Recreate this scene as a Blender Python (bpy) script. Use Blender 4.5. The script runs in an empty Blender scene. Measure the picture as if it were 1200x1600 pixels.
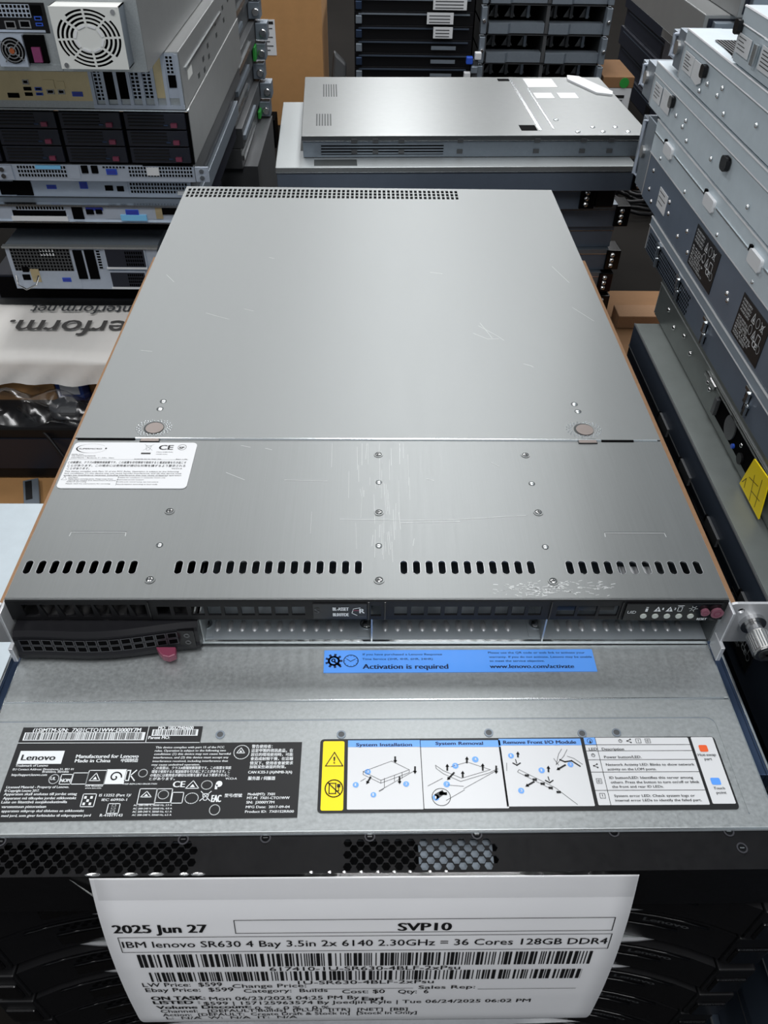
import bpy, bmesh, math, random
from mathutils import Matrix, Vector
random.seed(7)
SC = bpy.context.scene
COL = SC.collection
# ---------------------------------------------------------------- camera, world, lights, exposure
cd = bpy.data.cameras.new('camera'); cam = bpy.data.objects.new('camera', cd); COL.objects.link(cam)
cam.location = (-0.0012, -0.3191, 0.3654); cam.rotation_euler = (0.8254, -0.0150, -0.0130)
cd.sensor_fit = 'AUTO'; cd.sensor_width = 36; cd.lens = 36 * 1250 / 1600; cd.clip_start = 0.01
SC.camera = cam
SC.view_settings.view_transform = 'Standard'; SC.view_settings.look = 'None'
SC.view_settings.gamma = 1; SC.view_settings.use_curve_mapping = False
SC.view_settings.exposure = 0.12
wd = bpy.data.worlds.new('world'); SC.world = wd; wd.use_nodes = True
wd.node_tree.nodes['Background'].inputs[0].default_value = (0.88, 0.94, 1.0, 1)
wd.node_tree.nodes['Background'].inputs[1].default_value = 0.40
def lamp(x, y, z, sx, sy, w, col=(0.985, 0.99, 1.0)):
    l = bpy.data.lights.new('ceiling_lamp', 'AREA'); l.shape = 'RECTANGLE'; l.size = sx; l.size_y = sy
    l.energy = w; l.color = col
    o = bpy.data.objects.new('ceiling_lamp', l); COL.objects.link(o); o.location = (x, y, z)
for ly, n in ((-0.75, 1.3), (2.0, 1.5), (3.7, 1.4), (5.4, 1.4), (7.0, 1.3)):
    lamp(0.20, ly, 1.80, 0.55, n, 19 if ly > 3 else 24)
    lamp(-1.20, ly + 0.3, 1.80, 0.40, n, 16)  # unseen side rows, added to brighten the left and right
    lamp(1.60, ly + 0.3, 1.80, 0.40, n, 16)
# ---------------------------------------------------------------- helpers
def lin(r, g, b):
    f = lambda c: (c / 255 / 12.92) if c <= 10 else ((c / 255 + 0.055) / 1.055) ** 2.4
    return (f(r), f(g), f(b), 1)
def mat(name, rgb, rough=0.5, metal=0.0, var=0.0, scale=(40, 40, 40), rvar=0.0, bump=0.0, emit=0.0, coat=0.0, spec=0.5, detail=4):
    m = bpy.data.materials.new(name); m.use_nodes = True
    nt = m.node_tree; p = nt.nodes['Principled BSDF']
    c = lin(*rgb); p.inputs['Base Color'].default_value = c
    p.inputs['Roughness'].default_value = rough; p.inputs['Metallic'].default_value = metal
    p.inputs['Specular IOR Level'].default_value = spec
    if coat: p.inputs['Coat Weight'].default_value = coat; p.inputs['Coat Roughness'].default_value = 0.08
    if emit:
        p.inputs['Emission Color'].default_value = c; p.inputs['Emission Strength'].default_value = emit
    if var or rvar or bump:
        tc = nt.nodes.new('ShaderNodeTexCoord'); mp = nt.nodes.new('ShaderNodeMapping'); ns = nt.nodes.new('ShaderNodeTexNoise')
        mp.inputs['Scale'].default_value = scale; ns.inputs['Scale'].default_value = 1.0; ns.inputs['Detail'].default_value = detail
        ns.inputs['Roughness'].default_value = 0.65
        nt.links.new(tc.outputs['Object'], mp.inputs[0]); nt.links.new(mp.outputs[0], ns.inputs['Vector'])
        if var:
            mx = nt.nodes.new('ShaderNodeMapRange'); mx.inputs[1].default_value = 0.25; mx.inputs[2].default_value = 0.75
            mx.inputs[3].default_value = 1 - var; mx.inputs[4].default_value = 1 + var
            vm = nt.nodes.new('ShaderNodeVectorMath'); vm.operation = 'SCALE'; vm.inputs[0].default_value = c[:3]
            nt.links.new(ns.outputs[0], mx.inputs[0]); nt.links.new(mx.outputs[0], vm.inputs['Scale']); nt.links.new(vm.outputs[0], p.inputs['Base Color'])
        if rvar:
            mr = nt.nodes.new('ShaderNodeMapRange'); mr.inputs[1].default_value = 0.25; mr.inputs[2].default_value = 0.75
            mr.inputs[3].default_value = rough - rvar; mr.inputs[4].default_value = rough + rvar
            nt.links.new(ns.outputs[0], mr.inputs[0]); nt.links.new(mr.outputs[0], p.inputs['Roughness'])
        if bump:
            b = nt.nodes.new('ShaderNodeBump'); b.inputs['Strength'].default_value = bump; b.inputs['Distance'].default_value = 0.002
            nt.links.new(ns.outputs[0], b.inputs['Height']); nt.links.new(b.outputs[0], p.inputs['Normal'])
    return m
def clear(name, tint=(1, 1, 1), amount=0.25, rough=0.08, bump=0.0, scale=60):
    m = bpy.data.materials.new(name); m.use_nodes = True; nt = m.node_tree; nt.nodes.clear()
    o = nt.nodes.new('ShaderNodeOutputMaterial'); t = nt.nodes.new('ShaderNodeBsdfTransparent'); g = nt.nodes.new('ShaderNodeBsdfGlossy')
    fr = nt.nodes.new('ShaderNodeLayerWeight'); mx = nt.nodes.new('ShaderNodeMixShader'); ma = nt.nodes.new('ShaderNodeMath'); ma.operation = 'MULTIPLY_ADD'
    t.inputs[0].default_value = (*tint, 1); g.inputs['Roughness'].default_value = rough; ma.inputs[1].default_value = 0.45; ma.inputs[2].default_value = 0.03 + amount * 0.2
    fr.inputs['Blend'].default_value = 0.2
    nt.links.new(fr.outputs['Facing'], ma.inputs[0]); nt.links.new(ma.outputs[0], mx.inputs[0]); nt.links.new(t.outputs[0], mx.inputs[1])
    nt.links.new(g.outputs[0], mx.inputs[2]); nt.links.new(mx.outputs[0], o.inputs[0])
    if bump:
        tc = nt.nodes.new('ShaderNodeTexCoord'); ns = nt.nodes.new('ShaderNodeTexNoise'); b = nt.nodes.new('ShaderNodeBump')
        ns.inputs['Scale'].default_value = scale; b.inputs['Strength'].default_value = bump; b.inputs['Distance'].default_value = 0.003
        nt.links.new(tc.outputs['Object'], ns.inputs['Vector']); nt.links.new(ns.outputs[0], b.inputs['Height'])
        nt.links.new(b.outputs[0], g.inputs['Normal']); nt.links.new(b.outputs[0], fr.inputs['Normal'])
    return m
M = dict(
    lid=mat('brushed_steel', (137, 140, 140), 0.50, 1, var=0.02, scale=(90, 14, 90), rvar=0.015),
    lidf=mat('brushed_steel_worn', (131, 134, 134), 0.46, 1, var=0.05, scale=(900, 14, 900), rvar=0.03),
    galv=mat('galvanised_steel', (176, 181, 182), 0.42, 0.72, var=0.10, scale=(420, 420, 420), rvar=0.06, detail=2),
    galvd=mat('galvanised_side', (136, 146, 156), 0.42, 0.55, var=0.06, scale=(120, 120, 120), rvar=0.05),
    bright=mat('bright_edge', (225, 230, 232), 0.25, 1),
    chrome=mat('nickel', (205, 205, 205), 0.22, 1),
    knurl=mat('knurled_nickel', (190, 190, 188), 0.35, 1),
    scratch=mat('scratch', (206, 209, 209), 0.5, 0.6),
    shade=mat('recess_shade', (70, 74, 74), 0.5, 0.7),  # dark tone painting the shade in recesses round buttons, screws and vents
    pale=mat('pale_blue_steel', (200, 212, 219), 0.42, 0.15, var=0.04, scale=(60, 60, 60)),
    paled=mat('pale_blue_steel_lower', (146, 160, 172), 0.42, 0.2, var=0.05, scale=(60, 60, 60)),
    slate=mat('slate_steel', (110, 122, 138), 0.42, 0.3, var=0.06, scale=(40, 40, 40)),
    olive=mat('dull_steel', (116, 122, 120), 0.38, 0.4, var=0.10, scale=(25, 25, 25)),
    navy=mat('dark_navy_steel', (66, 76, 90), 0.38, 0.3, var=0.06, scale=(40, 40, 40)),
    grey=mat('grey_chassis_steel', (140, 142, 142), 0.42, 0.4, var=0.05, scale=(30, 30, 30)),
    greyd=mat('dark_grey_steel', (84, 86, 88), 0.45, 0.3, var=0.08, scale=(30, 30, 30)),
    zinc=mat('zinc_panel', (182, 192, 206), 0.38, 0.35, var=0.05, scale=(60, 60, 60)),
    tan=mat('tan_shield', (206, 190, 150), 0.38, 0.6, var=0.06, scale=(60, 60, 60)),
    whitep=mat('fan_guard_paint', (214, 216, 212), 0.5, 0.1),
    black=mat('black_plastic', (19, 19, 21), 0.42, 0, spec=0.22, var=0.1, scale=(200, 200, 200)),
    gloss=mat('gloss_black', (12, 12, 14), 0.18, 0, spec=0.4),
    blackm=mat('black_painted_steel', (15, 15, 17), 0.42, 0.0, spec=0.22, rvar=0.06, scale=(150, 150, 150)),
    dark=mat('dark_void', (5, 5, 6), 0.8, spec=0.05),  # near-black paints the shade inside ports and holes; also black parts
    darkblue=mat('dark_bay', (24, 28, 40), 0.45),
    rail=mat('blue_grey_rail', (58, 74, 100), 0.35, 0.7),
    white=mat('white_sticker', (214, 216, 218), 0.45),
    paper=mat('white_paper', (236, 236, 238), 0.6, var=0.01, scale=(30, 30, 30), bump=0.05),
    ink=mat('black_ink', (14, 14, 16), 0.55),
    inkg=mat('grey_ink', (70, 72, 74), 0.55),
    lblack=mat('black_label', (26, 27, 29), 0.4),
    lwhite=mat('label_white_ink', (222, 226, 228), 0.45),
    lblue=mat('blue_sticker', (92, 158, 246), 0.4),
    lblueh=mat('blue_ink', (112, 168, 240), 0.45),
    lnavy=mat('navy_ink', (20, 34, 70), 0.5),
    yellow=mat('yellow_label', (248, 220, 18), 0.45),
    orange=mat('orange_ink', (232, 96, 44), 0.45),
    burg=mat('burgundy_plastic', (118, 52, 74), 0.38),
    pinkbtn=mat('mauve_button', (128, 82, 96), 0.4),
    usb=mat('usb_blue', (44, 84, 190), 0.4),
    vga=mat('connector_blue', (50, 62, 160), 0.4),
    cyan=mat('light_blue_sticker', (120, 190, 232), 0.5),
    green=mat('green_plastic', (44, 140, 56), 0.4),
    card=mat('cardboard', (176, 132, 84), 0.85, var=0.06, scale=(30, 30, 30)),
    cardd=mat('cardboard_floor', (132, 98, 66), 0.9, var=0.12, scale=(8, 8, 8)),
    earm=mat('ear_zinc', (205, 207, 210), 0.42, 0.6, var=0.04, scale=(90, 90, 90)),
    lidc=mat('brushed_steel_far', (150, 153, 153), 0.36, 1, var=0.03, scale=(60, 60, 60)),
    flap=mat('tape_flap_glare', (214, 216, 214), 0.2),  # the tape is clear; its white reflection is put into this colour
    knobm=mat('button_metal', (132, 122, 117), 0.4, 0.4),
    bayz=mat('bay_zinc', (158, 166, 172), 0.42, 0.25, var=0.05, scale=(200, 200, 200)),
    carrier=mat('carrier_plastic', (24, 24, 27), 0.34, spec=0.3),
    carrierd=mat('carrier_grille', (50, 50, 55), 0.4),
    cardedge=mat('cardboard_edge', (150, 116, 86), 0.9, var=0.1, scale=(200, 200, 200)),
    copper=mat('copper_clip', (180, 96, 58), 0.4, 0.6),
    foam=mat('white_bag_plastic', (240, 237, 232), 0.5, var=0.03, scale=(26, 9, 14), bump=0.35),
    bagink=mat('bag_print', (84, 82, 80), 0.6),
    concrete=mat('concrete_floor', (26, 24, 22), 0.9, spec=0.1, var=0.2, scale=(3, 3, 3)),
    ceil=mat('ceiling_tile', (112, 114, 116), 0.9),
    wall=mat('painted_wall', (44, 45, 46), 0.9),
    purpletag=mat('purple_latch', (120, 50, 92), 0.4),
    led=mat('led_lens', (190, 196, 190), 0.35),
    bluebag=mat('blue_card', (52, 74, 140), 0.6),
    tape=clear('clear_tape', amount=0.0, rough=0.10, bump=0.10, scale=70),
    bag=clear('antistatic_film', tint=(0.9, 0.91, 0.94), amount=0.3, rough=0.2, bump=0.6, scale=26),
)
class MB:
    def __init__(s): s.v = []; s.f = []; s.mi = []; s.mats = []
    def idx(s, m):
        m = M[m] if isinstance(m, str) else m
        if m not in s.mats: s.mats.append(m)
        return s.mats.index(m)
    def add(s, vs, fs, m, X=None):
        i = len(s.v); k = s.idx(m)
        s.v += [(X @ Vector(v)) if X is not None else Vector(v) for v in vs]
        for f in fs: s.f.append([i + a for a in f]); s.mi.append(k)
        return s
    def box(s, x0, x1, y0, y1, z0, z1, m, X=None):
        vs = [(x, y, z) for x in (x0, x1) for y in (y0, y1) for z in (z0, z1)]
        return s.add(vs, [(0, 1, 3, 2), (4, 6, 7, 5), (0, 4, 5, 1), (2, 3, 7, 6), (0, 2, 6, 4), (1, 5, 7, 3)], m, X)
    def cyl(s, c, r, h, ax, m, n=16, r2=None, X=None):
        r2 = r if r2 is None else r2; vs = []
        for k, (rr, hh) in enumerate(((r, -h / 2), (r2, h / 2))):
            for i in range(n):
                a = 2 * math.pi * i / n; u, v = rr * math.cos(a), rr * math.sin(a)
                q = {'x': (hh, u, v), 'y': (u, hh, v), 'z': (u, v, hh)}[ax]
                vs.append((c[0] + q[0], c[1] + q[1], c[2] + q[2]))
        fs = [(i, (i + 1) % n, n + (i + 1) % n, n + i) for i in range(n)] + [list(range(n))[::-1], list(range(n, 2 * n))]
        if ax == 'y': fs = [list(f)[::-1] for f in fs]
        return s.add(vs, fs, m, X)
    def ring(s, c, r0, r1, h, ax, m, n=20, X=None):
        vs = []
        for i in range(n):
            a = 2 * math.pi * i / n
            for rr, hh in ((r0, 0), (r1, 0), (r1, h), (r0, h)):
                u, v = rr * math.cos(a), rr * math.sin(a)
                q = {'x': (hh, u, v), 'y': (u, hh, v), 'z': (u, v, hh)}[ax]
                vs.append((c[0] + q[0], c[1] + q[1], c[2] + q[2]))
        fs = []
        for i in range(n):
            j = (i + 1) % n
            for k in range(4): fs.append((4 * i + k, 4 * j + k, 4 * j + (k + 1) % 4, 4 * i + (k + 1) % 4))
        return s.add(vs, fs, m, X)
    def dome(s, c, rx, ry, rz, m, n=10, k=4, X=None):
        vs = [(c[0], c[1], c[2] + rz)]; fs = []
        for j in range(1, k + 1):
            t = math.pi / 2 * j / k
            for i in range(n):
                a = 2 * math.pi * i / n
                vs.append((c[0] + rx * math.sin(t) * math.cos(a), c[1] + ry * math.sin(t) * math.sin(a), c[2] + rz * math.cos(t)))
        for i in range(n): fs.append((0, 1 + i, 1 + (i + 1) % n))
        for j in range(k - 1):
            for i in range(n):
                a, b = 1 + j * n + i, 1 + j * n + (i + 1) % n
                fs.append((a, a + n, b + n, b))
        return s.add(vs, fs, m, X)
    def prism(s, poly, z0, z1, m, X=None):
        n = len(poly); vs = [(x, y, z0) for x, y in poly] + [(x, y, z1) for x, y in poly]
        fs = [list(range(n))[::-1], list(range(n, 2 * n))] + [(i, (i + 1) % n, n + (i + 1) % n, n + i) for i in range(n)]
        return s.add(vs, fs, m, X)
    def flat(s, pts, m, X=None): return s.add(pts, [list(range(len(pts)))], m, X)
    def tube(s, pts, r, m, n=8, X=None):
        pts = [Vector(p) for p in pts]; vs = []; fs = []
        for i, p in enumerate(pts):
            d = (pts[min(i + 1, len(pts) - 1)] - pts[max(i - 1, 0)]).normalized()
            u = d.cross(Vector((0, 0, 1)));
            if u.length < 1e-4: u = d.cross(Vector((1, 0, 0)))
            u.normalize(); w = d.cross(u)
            for k in range(n):
                a = 2 * math.pi * k / n; vs.append(p + r * (math.cos(a) * u + math.sin(a) * w))
        for i in range(len(pts) - 1):
            for k in range(n):
                a, b = i * n + k, i * n + (k + 1) % n; fs.append((a, b, b + n, a + n))
        fs += [list(range(n))[::-1], [len(vs) - n + k for k in range(n)]]
        return s.add(vs, fs, m, X)
    def mesh(s, me, m, X=None):
        return s.add([tuple(v.co) for v in me.vertices], [tuple(p.vertices) for p in me.polygons], m, X)
    def build(s, name, parent=None, bevel=0.0, smooth=False, seg=2):
        me = bpy.data.meshes.new(name); o = bpy.data.objects.new(name, me); COL.objects.link(o)
        vs = s.v
        if parent is not None:
            inv = WORLD[parent.name].inverted(); vs = [inv @ v for v in vs]; o.parent = parent; WORLD[o.name] = WORLD[parent.name]
        else: WORLD[o.name] = Matrix()
        me.from_pydata([tuple(v) for v in vs], [], s.f)
        for m in s.mats: me.materials.append(m)
        me.polygons.foreach_set('material_index', s.mi)
        if smooth: me.polygons.foreach_set('use_smooth', [True] * len(me.polygons))
        me.update()
        if bevel:
            b = o.modifiers.new('bevel', 'BEVEL'); b.width = bevel; b.segments = seg; b.limit_method = 'ANGLE'; b.angle_limit = math.radians(40)
        return o
WORLD = {}
def tag(o, label=None, cat=None, group=None, kind=None):
    if label: o['label'] = label
    if cat: o['category'] = cat
    if group: o['group'] = group
    if kind: o['kind'] = kind
    return o
def empty(name, loc, label, cat, group=None, rz=0.0):
    o = bpy.data.objects.new(name, None); COL.objects.link(o); o.location = loc; o.rotation_euler = (0, 0, rz); o.empty_display_size = 0.02
    WORLD[o.name] = Matrix.Translation(loc) @ Matrix.Rotation(rz, 4, 'Z')
    return tag(o, label, cat, group)
_tc = {}
def tmesh(s):
    if s not in _tc:
        c = bpy.data.curves.new('t', 'FONT'); c.body = s; c.size = 1; c.resolution_u = 3 if len(s) < 40 else 2
        o = bpy.data.objects.new('t', c); COL.objects.link(o); dg = bpy.context.evaluated_depsgraph_get()
        me = bpy.data.meshes.new_from_object(o.evaluated_get(dg))
        vs = [tuple(v.co) for v in me.vertices]; fs = [tuple(p.vertices) for p in me.polygons]
        bpy.data.objects.remove(o); bpy.data.curves.remove(c); bpy.data.meshes.remove(me)
        x0 = min(v[0] for v in vs); x1 = max(v[0] for v in vs)
        _tc[s] = ([((v[0] - x0) / (x1 - x0), v[1] / 0.7) for v in vs], fs)
    return _tc[s]
def put(mb, s, x, y, w, h, m, mp, bold=1):
    vs, fs = tmesh(s)
    o = Vector(mp(x, y)); nrm = (Vector(mp(x + 1, y)) - o).cross(Vector(mp(x, y + 1)) - o).normalized()
    for k, dx in enumerate((-.055, 0, .055) if bold >= .8 else (-.02, .03) if bold > .1 else (0,)):
        mb.add([Vector(mp(x + a * w + dx * h * max(bold, .5), y + b * h)) + nrm * (k * .00003) for a, b in vs], fs, m)
def plate(outer, holes, t=0.001):
    """flat sheet with real holes, lying in XY, centred on z=0"""
    c = bpy.data.curves.new('p', 'CURVE'); c.dimensions = '2D'; c.fill_mode = 'BOTH'; c.extrude = t / 2
    for pl in [outer] + list(holes):
        sp = c.splines.new('POLY'); sp.points.add(len(pl) - 1); sp.use_cyclic_u = True
        for p, q in zip(sp.points, pl): p.co = (q[0] * 10, q[1] * 10, 0, 1)
    c.extrude = t * 5
    o = bpy.data.objects.new('p', c); COL.objects.link(o); dg = bpy.context.evaluated_depsgraph_get()
    me = bpy.data.meshes.new_from_object(o.evaluated_get(dg)); me.transform(Matrix.Scale(0.1, 4))
    bpy.data.objects.remove(o); bpy.data.curves.remove(c)
    return me
def rrect(x0, x1, y0, y1, r, n=4):
    o = []
    for cx, cy, a0 in ((x1 - r, y1 - r, 0), (x0 + r, y1 - r, 90), (x0 + r, y0 + r, 180), (x1 - r, y0 + r, 270)):
        for i in range(n + 1):
            a = math.radians(a0 + 90 * i / n); o.append((cx + r * math.cos(a), cy + r * math.sin(a)))
    return o
def ngon(cx, cy, r, n=6, a0=0.0, sy=1.0): return [(cx + r * math.cos(a0 + 2 * math.pi * i / n), cy + sy * r * math.sin(a0 + 2 * math.pi * i / n)) for i in range(n)]
RX90 = Matrix.Rotation(math.pi / 2, 4, 'X')      # plan sheet -> upright sheet facing -y
def stroke(mb, pts, w, m, mp, closed=False):
    pts = list(pts) + ([pts[0]] if closed else [])
    for (ax, ay), (bx, by) in zip(pts[:-1], pts[1:]):
        dx, dy = bx - ax, by - ay; L = math.hypot(dx, dy) or 1; nx, ny = -dy / L * w / 2, dx / L * w / 2; ex, ey = dx / L * w / 2, dy / L * w / 2
        mb.add([mp(ax - ex + nx, ay - ey + ny), mp(ax - ex - nx, ay - ey - ny), mp(bx + ex - nx, by + ey - ny), mp(bx + ex + nx, by + ey + ny)], [(0, 1, 2, 3)], m)
def fill(mb, pts, m, mp): mb.add([mp(x, y) for x, y in pts], [list(range(len(pts)))], m)
def rect2(x0, y0, x1, y1): return [(x0, y0), (x1, y0), (x1, y1), (x0, y1)]
def disc2(cx, cy, r, n=18, sy=1.0): return ngon(cx, cy, r, n, 0, sy)
def bars(mb, x0, y0, x1, y1, m, mp, unit):
    x = x0; on = True
    while x < x1:
        w = unit * random.choice((1, 1, 1, 2, 2, 3))
        if on: fill(mb, rect2(x, y0, min(x + w, x1), y1), m, mp)
        x += w; on = not on
def mark(mb, k, x0, y0, x1, y1, m, mp, w=0.4):
    cx, cy, r = (x0 + x1) / 2, (y0 + y1) / 2, min(x1 - x0, y1 - y0) / 2
    sy = (y1 - y0) / max(1e-6, (x1 - x0))
    if k == 'bar': fill(mb, rect2(x0, y0, x1, y1), 'lwhite', mp)
    elif k in ('box', 'NOMb'): stroke(mb, rect2(x0, y0, x1, y1), w, m, mp, True)
    elif k == 'boxfill': fill(mb, rect2(x0, y0, x1, y1), m, mp)
    elif k == 'ring': stroke(mb, ngon(cx, cy, (x1 - x0) / 2, 18, 0, sy), w, m, mp, True)
    elif k == 'ring3':
        stroke(mb, rect2(x0, y0, x1, y1), w, m, mp, True)
        for a in (-.28, 0, .28): stroke(mb, ngon(cx, cy + a * (y1 - y0), r * .36, 10), w, m, mp, True)
    elif k in ('tri', 'triw'):
        stroke(mb, [(x0, y0), (x1, y0), (cx, y1)], w, m, mp, True)
        if k == 'tri': fill(mb, [(x0 + (x1 - x0) * .3, y0 + (y1 - y0) * .15), (x1 - (x1 - x0) * .3, y0 + (y1 - y0) * .15), (cx, y0 + (y1 - y0) * .55)], m, mp)
    elif k == 'grid':
        for a in range(3):
            for b in range(3):
                if (a + b) % 2 == 0: fill(mb, rect2(x0 + (x1 - x0) * a / 3, y0 + (y1 - y0) * b / 3, x0 + (x1 - x0) * (a + .8) / 3, y0 + (y1 - y0) * (b + .8) / 3), m, mp)
    elif k == 'bin':
        stroke(mb, [(x0 + r * .4, y1 - r * .5), (x0 + r * .7, y0 + r * .5), (x1 - r * .7, y0 + r * .5), (x1 - r * .4, y1 - r * .5)], w, m, mp, True)
        stroke(mb, [(x0, y0 + r * .4), (x1, y1)], w, m, mp); stroke(mb, [(x1, y0 + r * .4), (x0, y1)], w, m, mp)
    elif k == 'blob':
        fill(mb, disc2(cx, cy + r * .2, r * .8), m, mp); fill(mb, rect2(cx - r * .9, y0, cx - r * .3, cy), m, mp)
    elif k == 'S':
        n = 40; pts = []
        for i in range(n):
            t = i / (n - 1) * 4.2; rr = (1 - t / 5) * r
            pts.append((cx + rr * math.cos(t * 1.6), cy + rr * math.sin(t * 1.6)))
        stroke(mb, pts, w * 1.6, 'lblack', mp)
    elif k == 'k':
        stroke(mb, [(cx - r * .2, y0), (cx - r * .2, y1)], w * 1.5, m, mp); stroke(mb, [(x1, y1), (cx, cy), (x1, y0)], w * 1.5, m, mp)
        stroke(mb, [(cx - r * .4, y1), (x0, y1), (x0, y0), (cx - r * .4, y0)], w * 1.5, m, mp)
    elif k == 'circ': fill(mb, disc2(cx, cy, r), 'lblueh', mp)
def up(z): return lambda x, y: (x / 1000, y / 1000, z)
BLACK_TEXT = [
    ('(1S)MTM-S/N:  7X01CTO1WW-J3000Y7M', -194.7, -63.6, 61.8, 2.6),
    ('MO:  J3BX79404600', -123.0, -62.0, 20.2, 2.1),
    ('Parent MO:', -127.5, -68.3, 12.1, 2.0),
    ('Lenovo', -195.9, -81.5, 18.8, 3.5),
    ('Trademark of Lenovo', -197.8, -85.4, 18.0, 1.4),
    ('EU Contact Address: Einsteinova 21, 851 01', -198.5, -87.6, 33.4, 1.2),
    ('Bratislava, Slovakia', -181.8, -89.1, 14.5, 1.3),
    ('http://support.lenovo.com', -198.1, -91.0, 19.3, 1.4),
    ('Manufactured for Lenovo', -165.7, -80.2, 34.9, 2.2),
    ('Made in China', -165.6, -82.9, 19.7, 2.1),
    ('中国制造', -140.0, -82.7, 9.5, 1.8),
    ('Licensed Material - Property of Lenovo.', -198.6, -98.3, 33.9, 1.4),
    ('© Copyright Lenovo 2017.', -198.9, -100.4, 18.7, 1.4),
    ('Apparaten skall anslutas till jordat uttag', -198.6, -102.4, 39.2, 1.5),
    ('Apparatet må tilkoples jordet stikkontakt', -198.3, -104.8, 39.2, 1.5),
    ('Laite on liitettävä suojakosketimilla', -198.4, -107.0, 35.0, 1.5),
    ('varustettuun pistorasiaan', -197.5, -109.6, 23.6, 1.5),
    ('apparatets stikprop skal tilsluttes en stikkontakt', -196.7, -112.0, 43.6, 1.4),
    ('med jord, som giver forbindelse til stikproppens jord', -195.9, -114.6, 47.0, 1.4),
    ('This device complies with part 15 of the FCC', -122.2, -74.3, 38.9, 1.3),
    ('rules. Operation is subject to the following two', -122.2, -76.4, 40.1, 1.3),
    ('conditions: (1) this device may not cause harmful', -122.2, -78.5, 43.0, 1.3),
    ('interference, and (2) this device must accept any', -122.2, -80.7, 42.1, 1.3),
    ('interference received, including interference that', -122.2, -82.9, 42.1, 1.2),
    ('may cause undesired operation.', -122.3, -85.1, 26.8, 1.2),
    ('この装置は、クラスA情報技術装置です。この装置を家庭', -120.8, -87.3, 43.0, 1.4),
    ('環境で使用すると電波妨害を引き起こすことがあります。こ', -121.5, -89.5, 43.3, 1.4),
    ('の場合には使用者が適切な対策を講ずるよう要求されるこ', -121.9, -91.7, 43.7, 1.4),
    ('とがあります。', -122.0, -93.8, 14.0, 1.4),
    ('VCCI-A', -80.1, -93.7, 6.2, 1.2),
    ('警告使用者：', -67.6, -74.2, 11.7, 1.7),
    ('這是甲類的資訊產品，在', -67.6, -76.8, 23.6, 1.7),
    ('居住的環境使用時，可能', -67.6, -79.3, 23.7, 1.6),
    ('會造成射頻干擾，在這種', -67.6, -81.9, 23.9, 1.6),
    ('情況下，使用者會被要求', -67.6, -84.6, 24.1, 1.6),
    ('採取某些適當的對策。', -67.6, -86.9, 20.3, 1.5),
    ('CAN ICES-3 (A)/NMB-3(A)', -68.0, -90.1, 24.3, 1.6),
    ('服务器 / 伺服器', -67.7, -93.9, 15.0, 1.7),
    ('IS 13252 (Part 1)/', -147.1, -103.3, 17.1, 1.5),
    ('IEC 60950-1', -145.1, -105.9, 13.5, 1.4),
    ('R-41019143', -144.0, -114.7, 11.9, 1.5),
    ('AC 200-240 V, 50/60 Hz, 3.9 A', -127.4, -108.9, 20.5, 1.0),
    ('AC 200-240 V, 50/60 Hz, 4.0 A', -127.3, -110.8, 20.8, 1.0),
    ('AC 200-240 V, 50/60 Hz, 4.1 A', -127.2, -112.6, 20.8, 1.1),
    ('AC 200-240 V, 50/60 Hz, 6.5 A', -127.1, -114.4, 20.9, 1.0),
    ('CE', -108.3, -98.1, 6.4, 3.6),
    ('EAC', -86.1, -106.8, 5.0, 4.1),
    ('型号/型號', -79.3, -103.9, 9.4, 1.6),
    ('Model(MT):  7X01', -66.8, -103.1, 14.6, 1.5),
    ('MT-M:  7X01-CTO1WW', -67.0, -105.3, 23.0, 1.5),
    ('SN:  J3000Y7M', -67.1, -107.8, 15.0, 1.5),
    ('MFG Date:  2017-09-04', -67.1, -110.4, 23.5, 1.4),
    ('Product ID:  7X01S2RR00', -67.2, -113.0, 26.0, 1.4),
    ('NOM', -170.5, -94.8, 5.3, 2.1),
    ('UL', -176.1, -93.5, 2.8, 1.8),
    ('MSIP-REM-LNU-SR630-7X01', -135.7, -96.5, 18.4, 0.9),
    ('TUV Rheinland', -156.3, -97.6, 9.7, 0.9),
    ('www.tuv.com', -155.8, -98.8, 8.7, 0.9),
]
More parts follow.
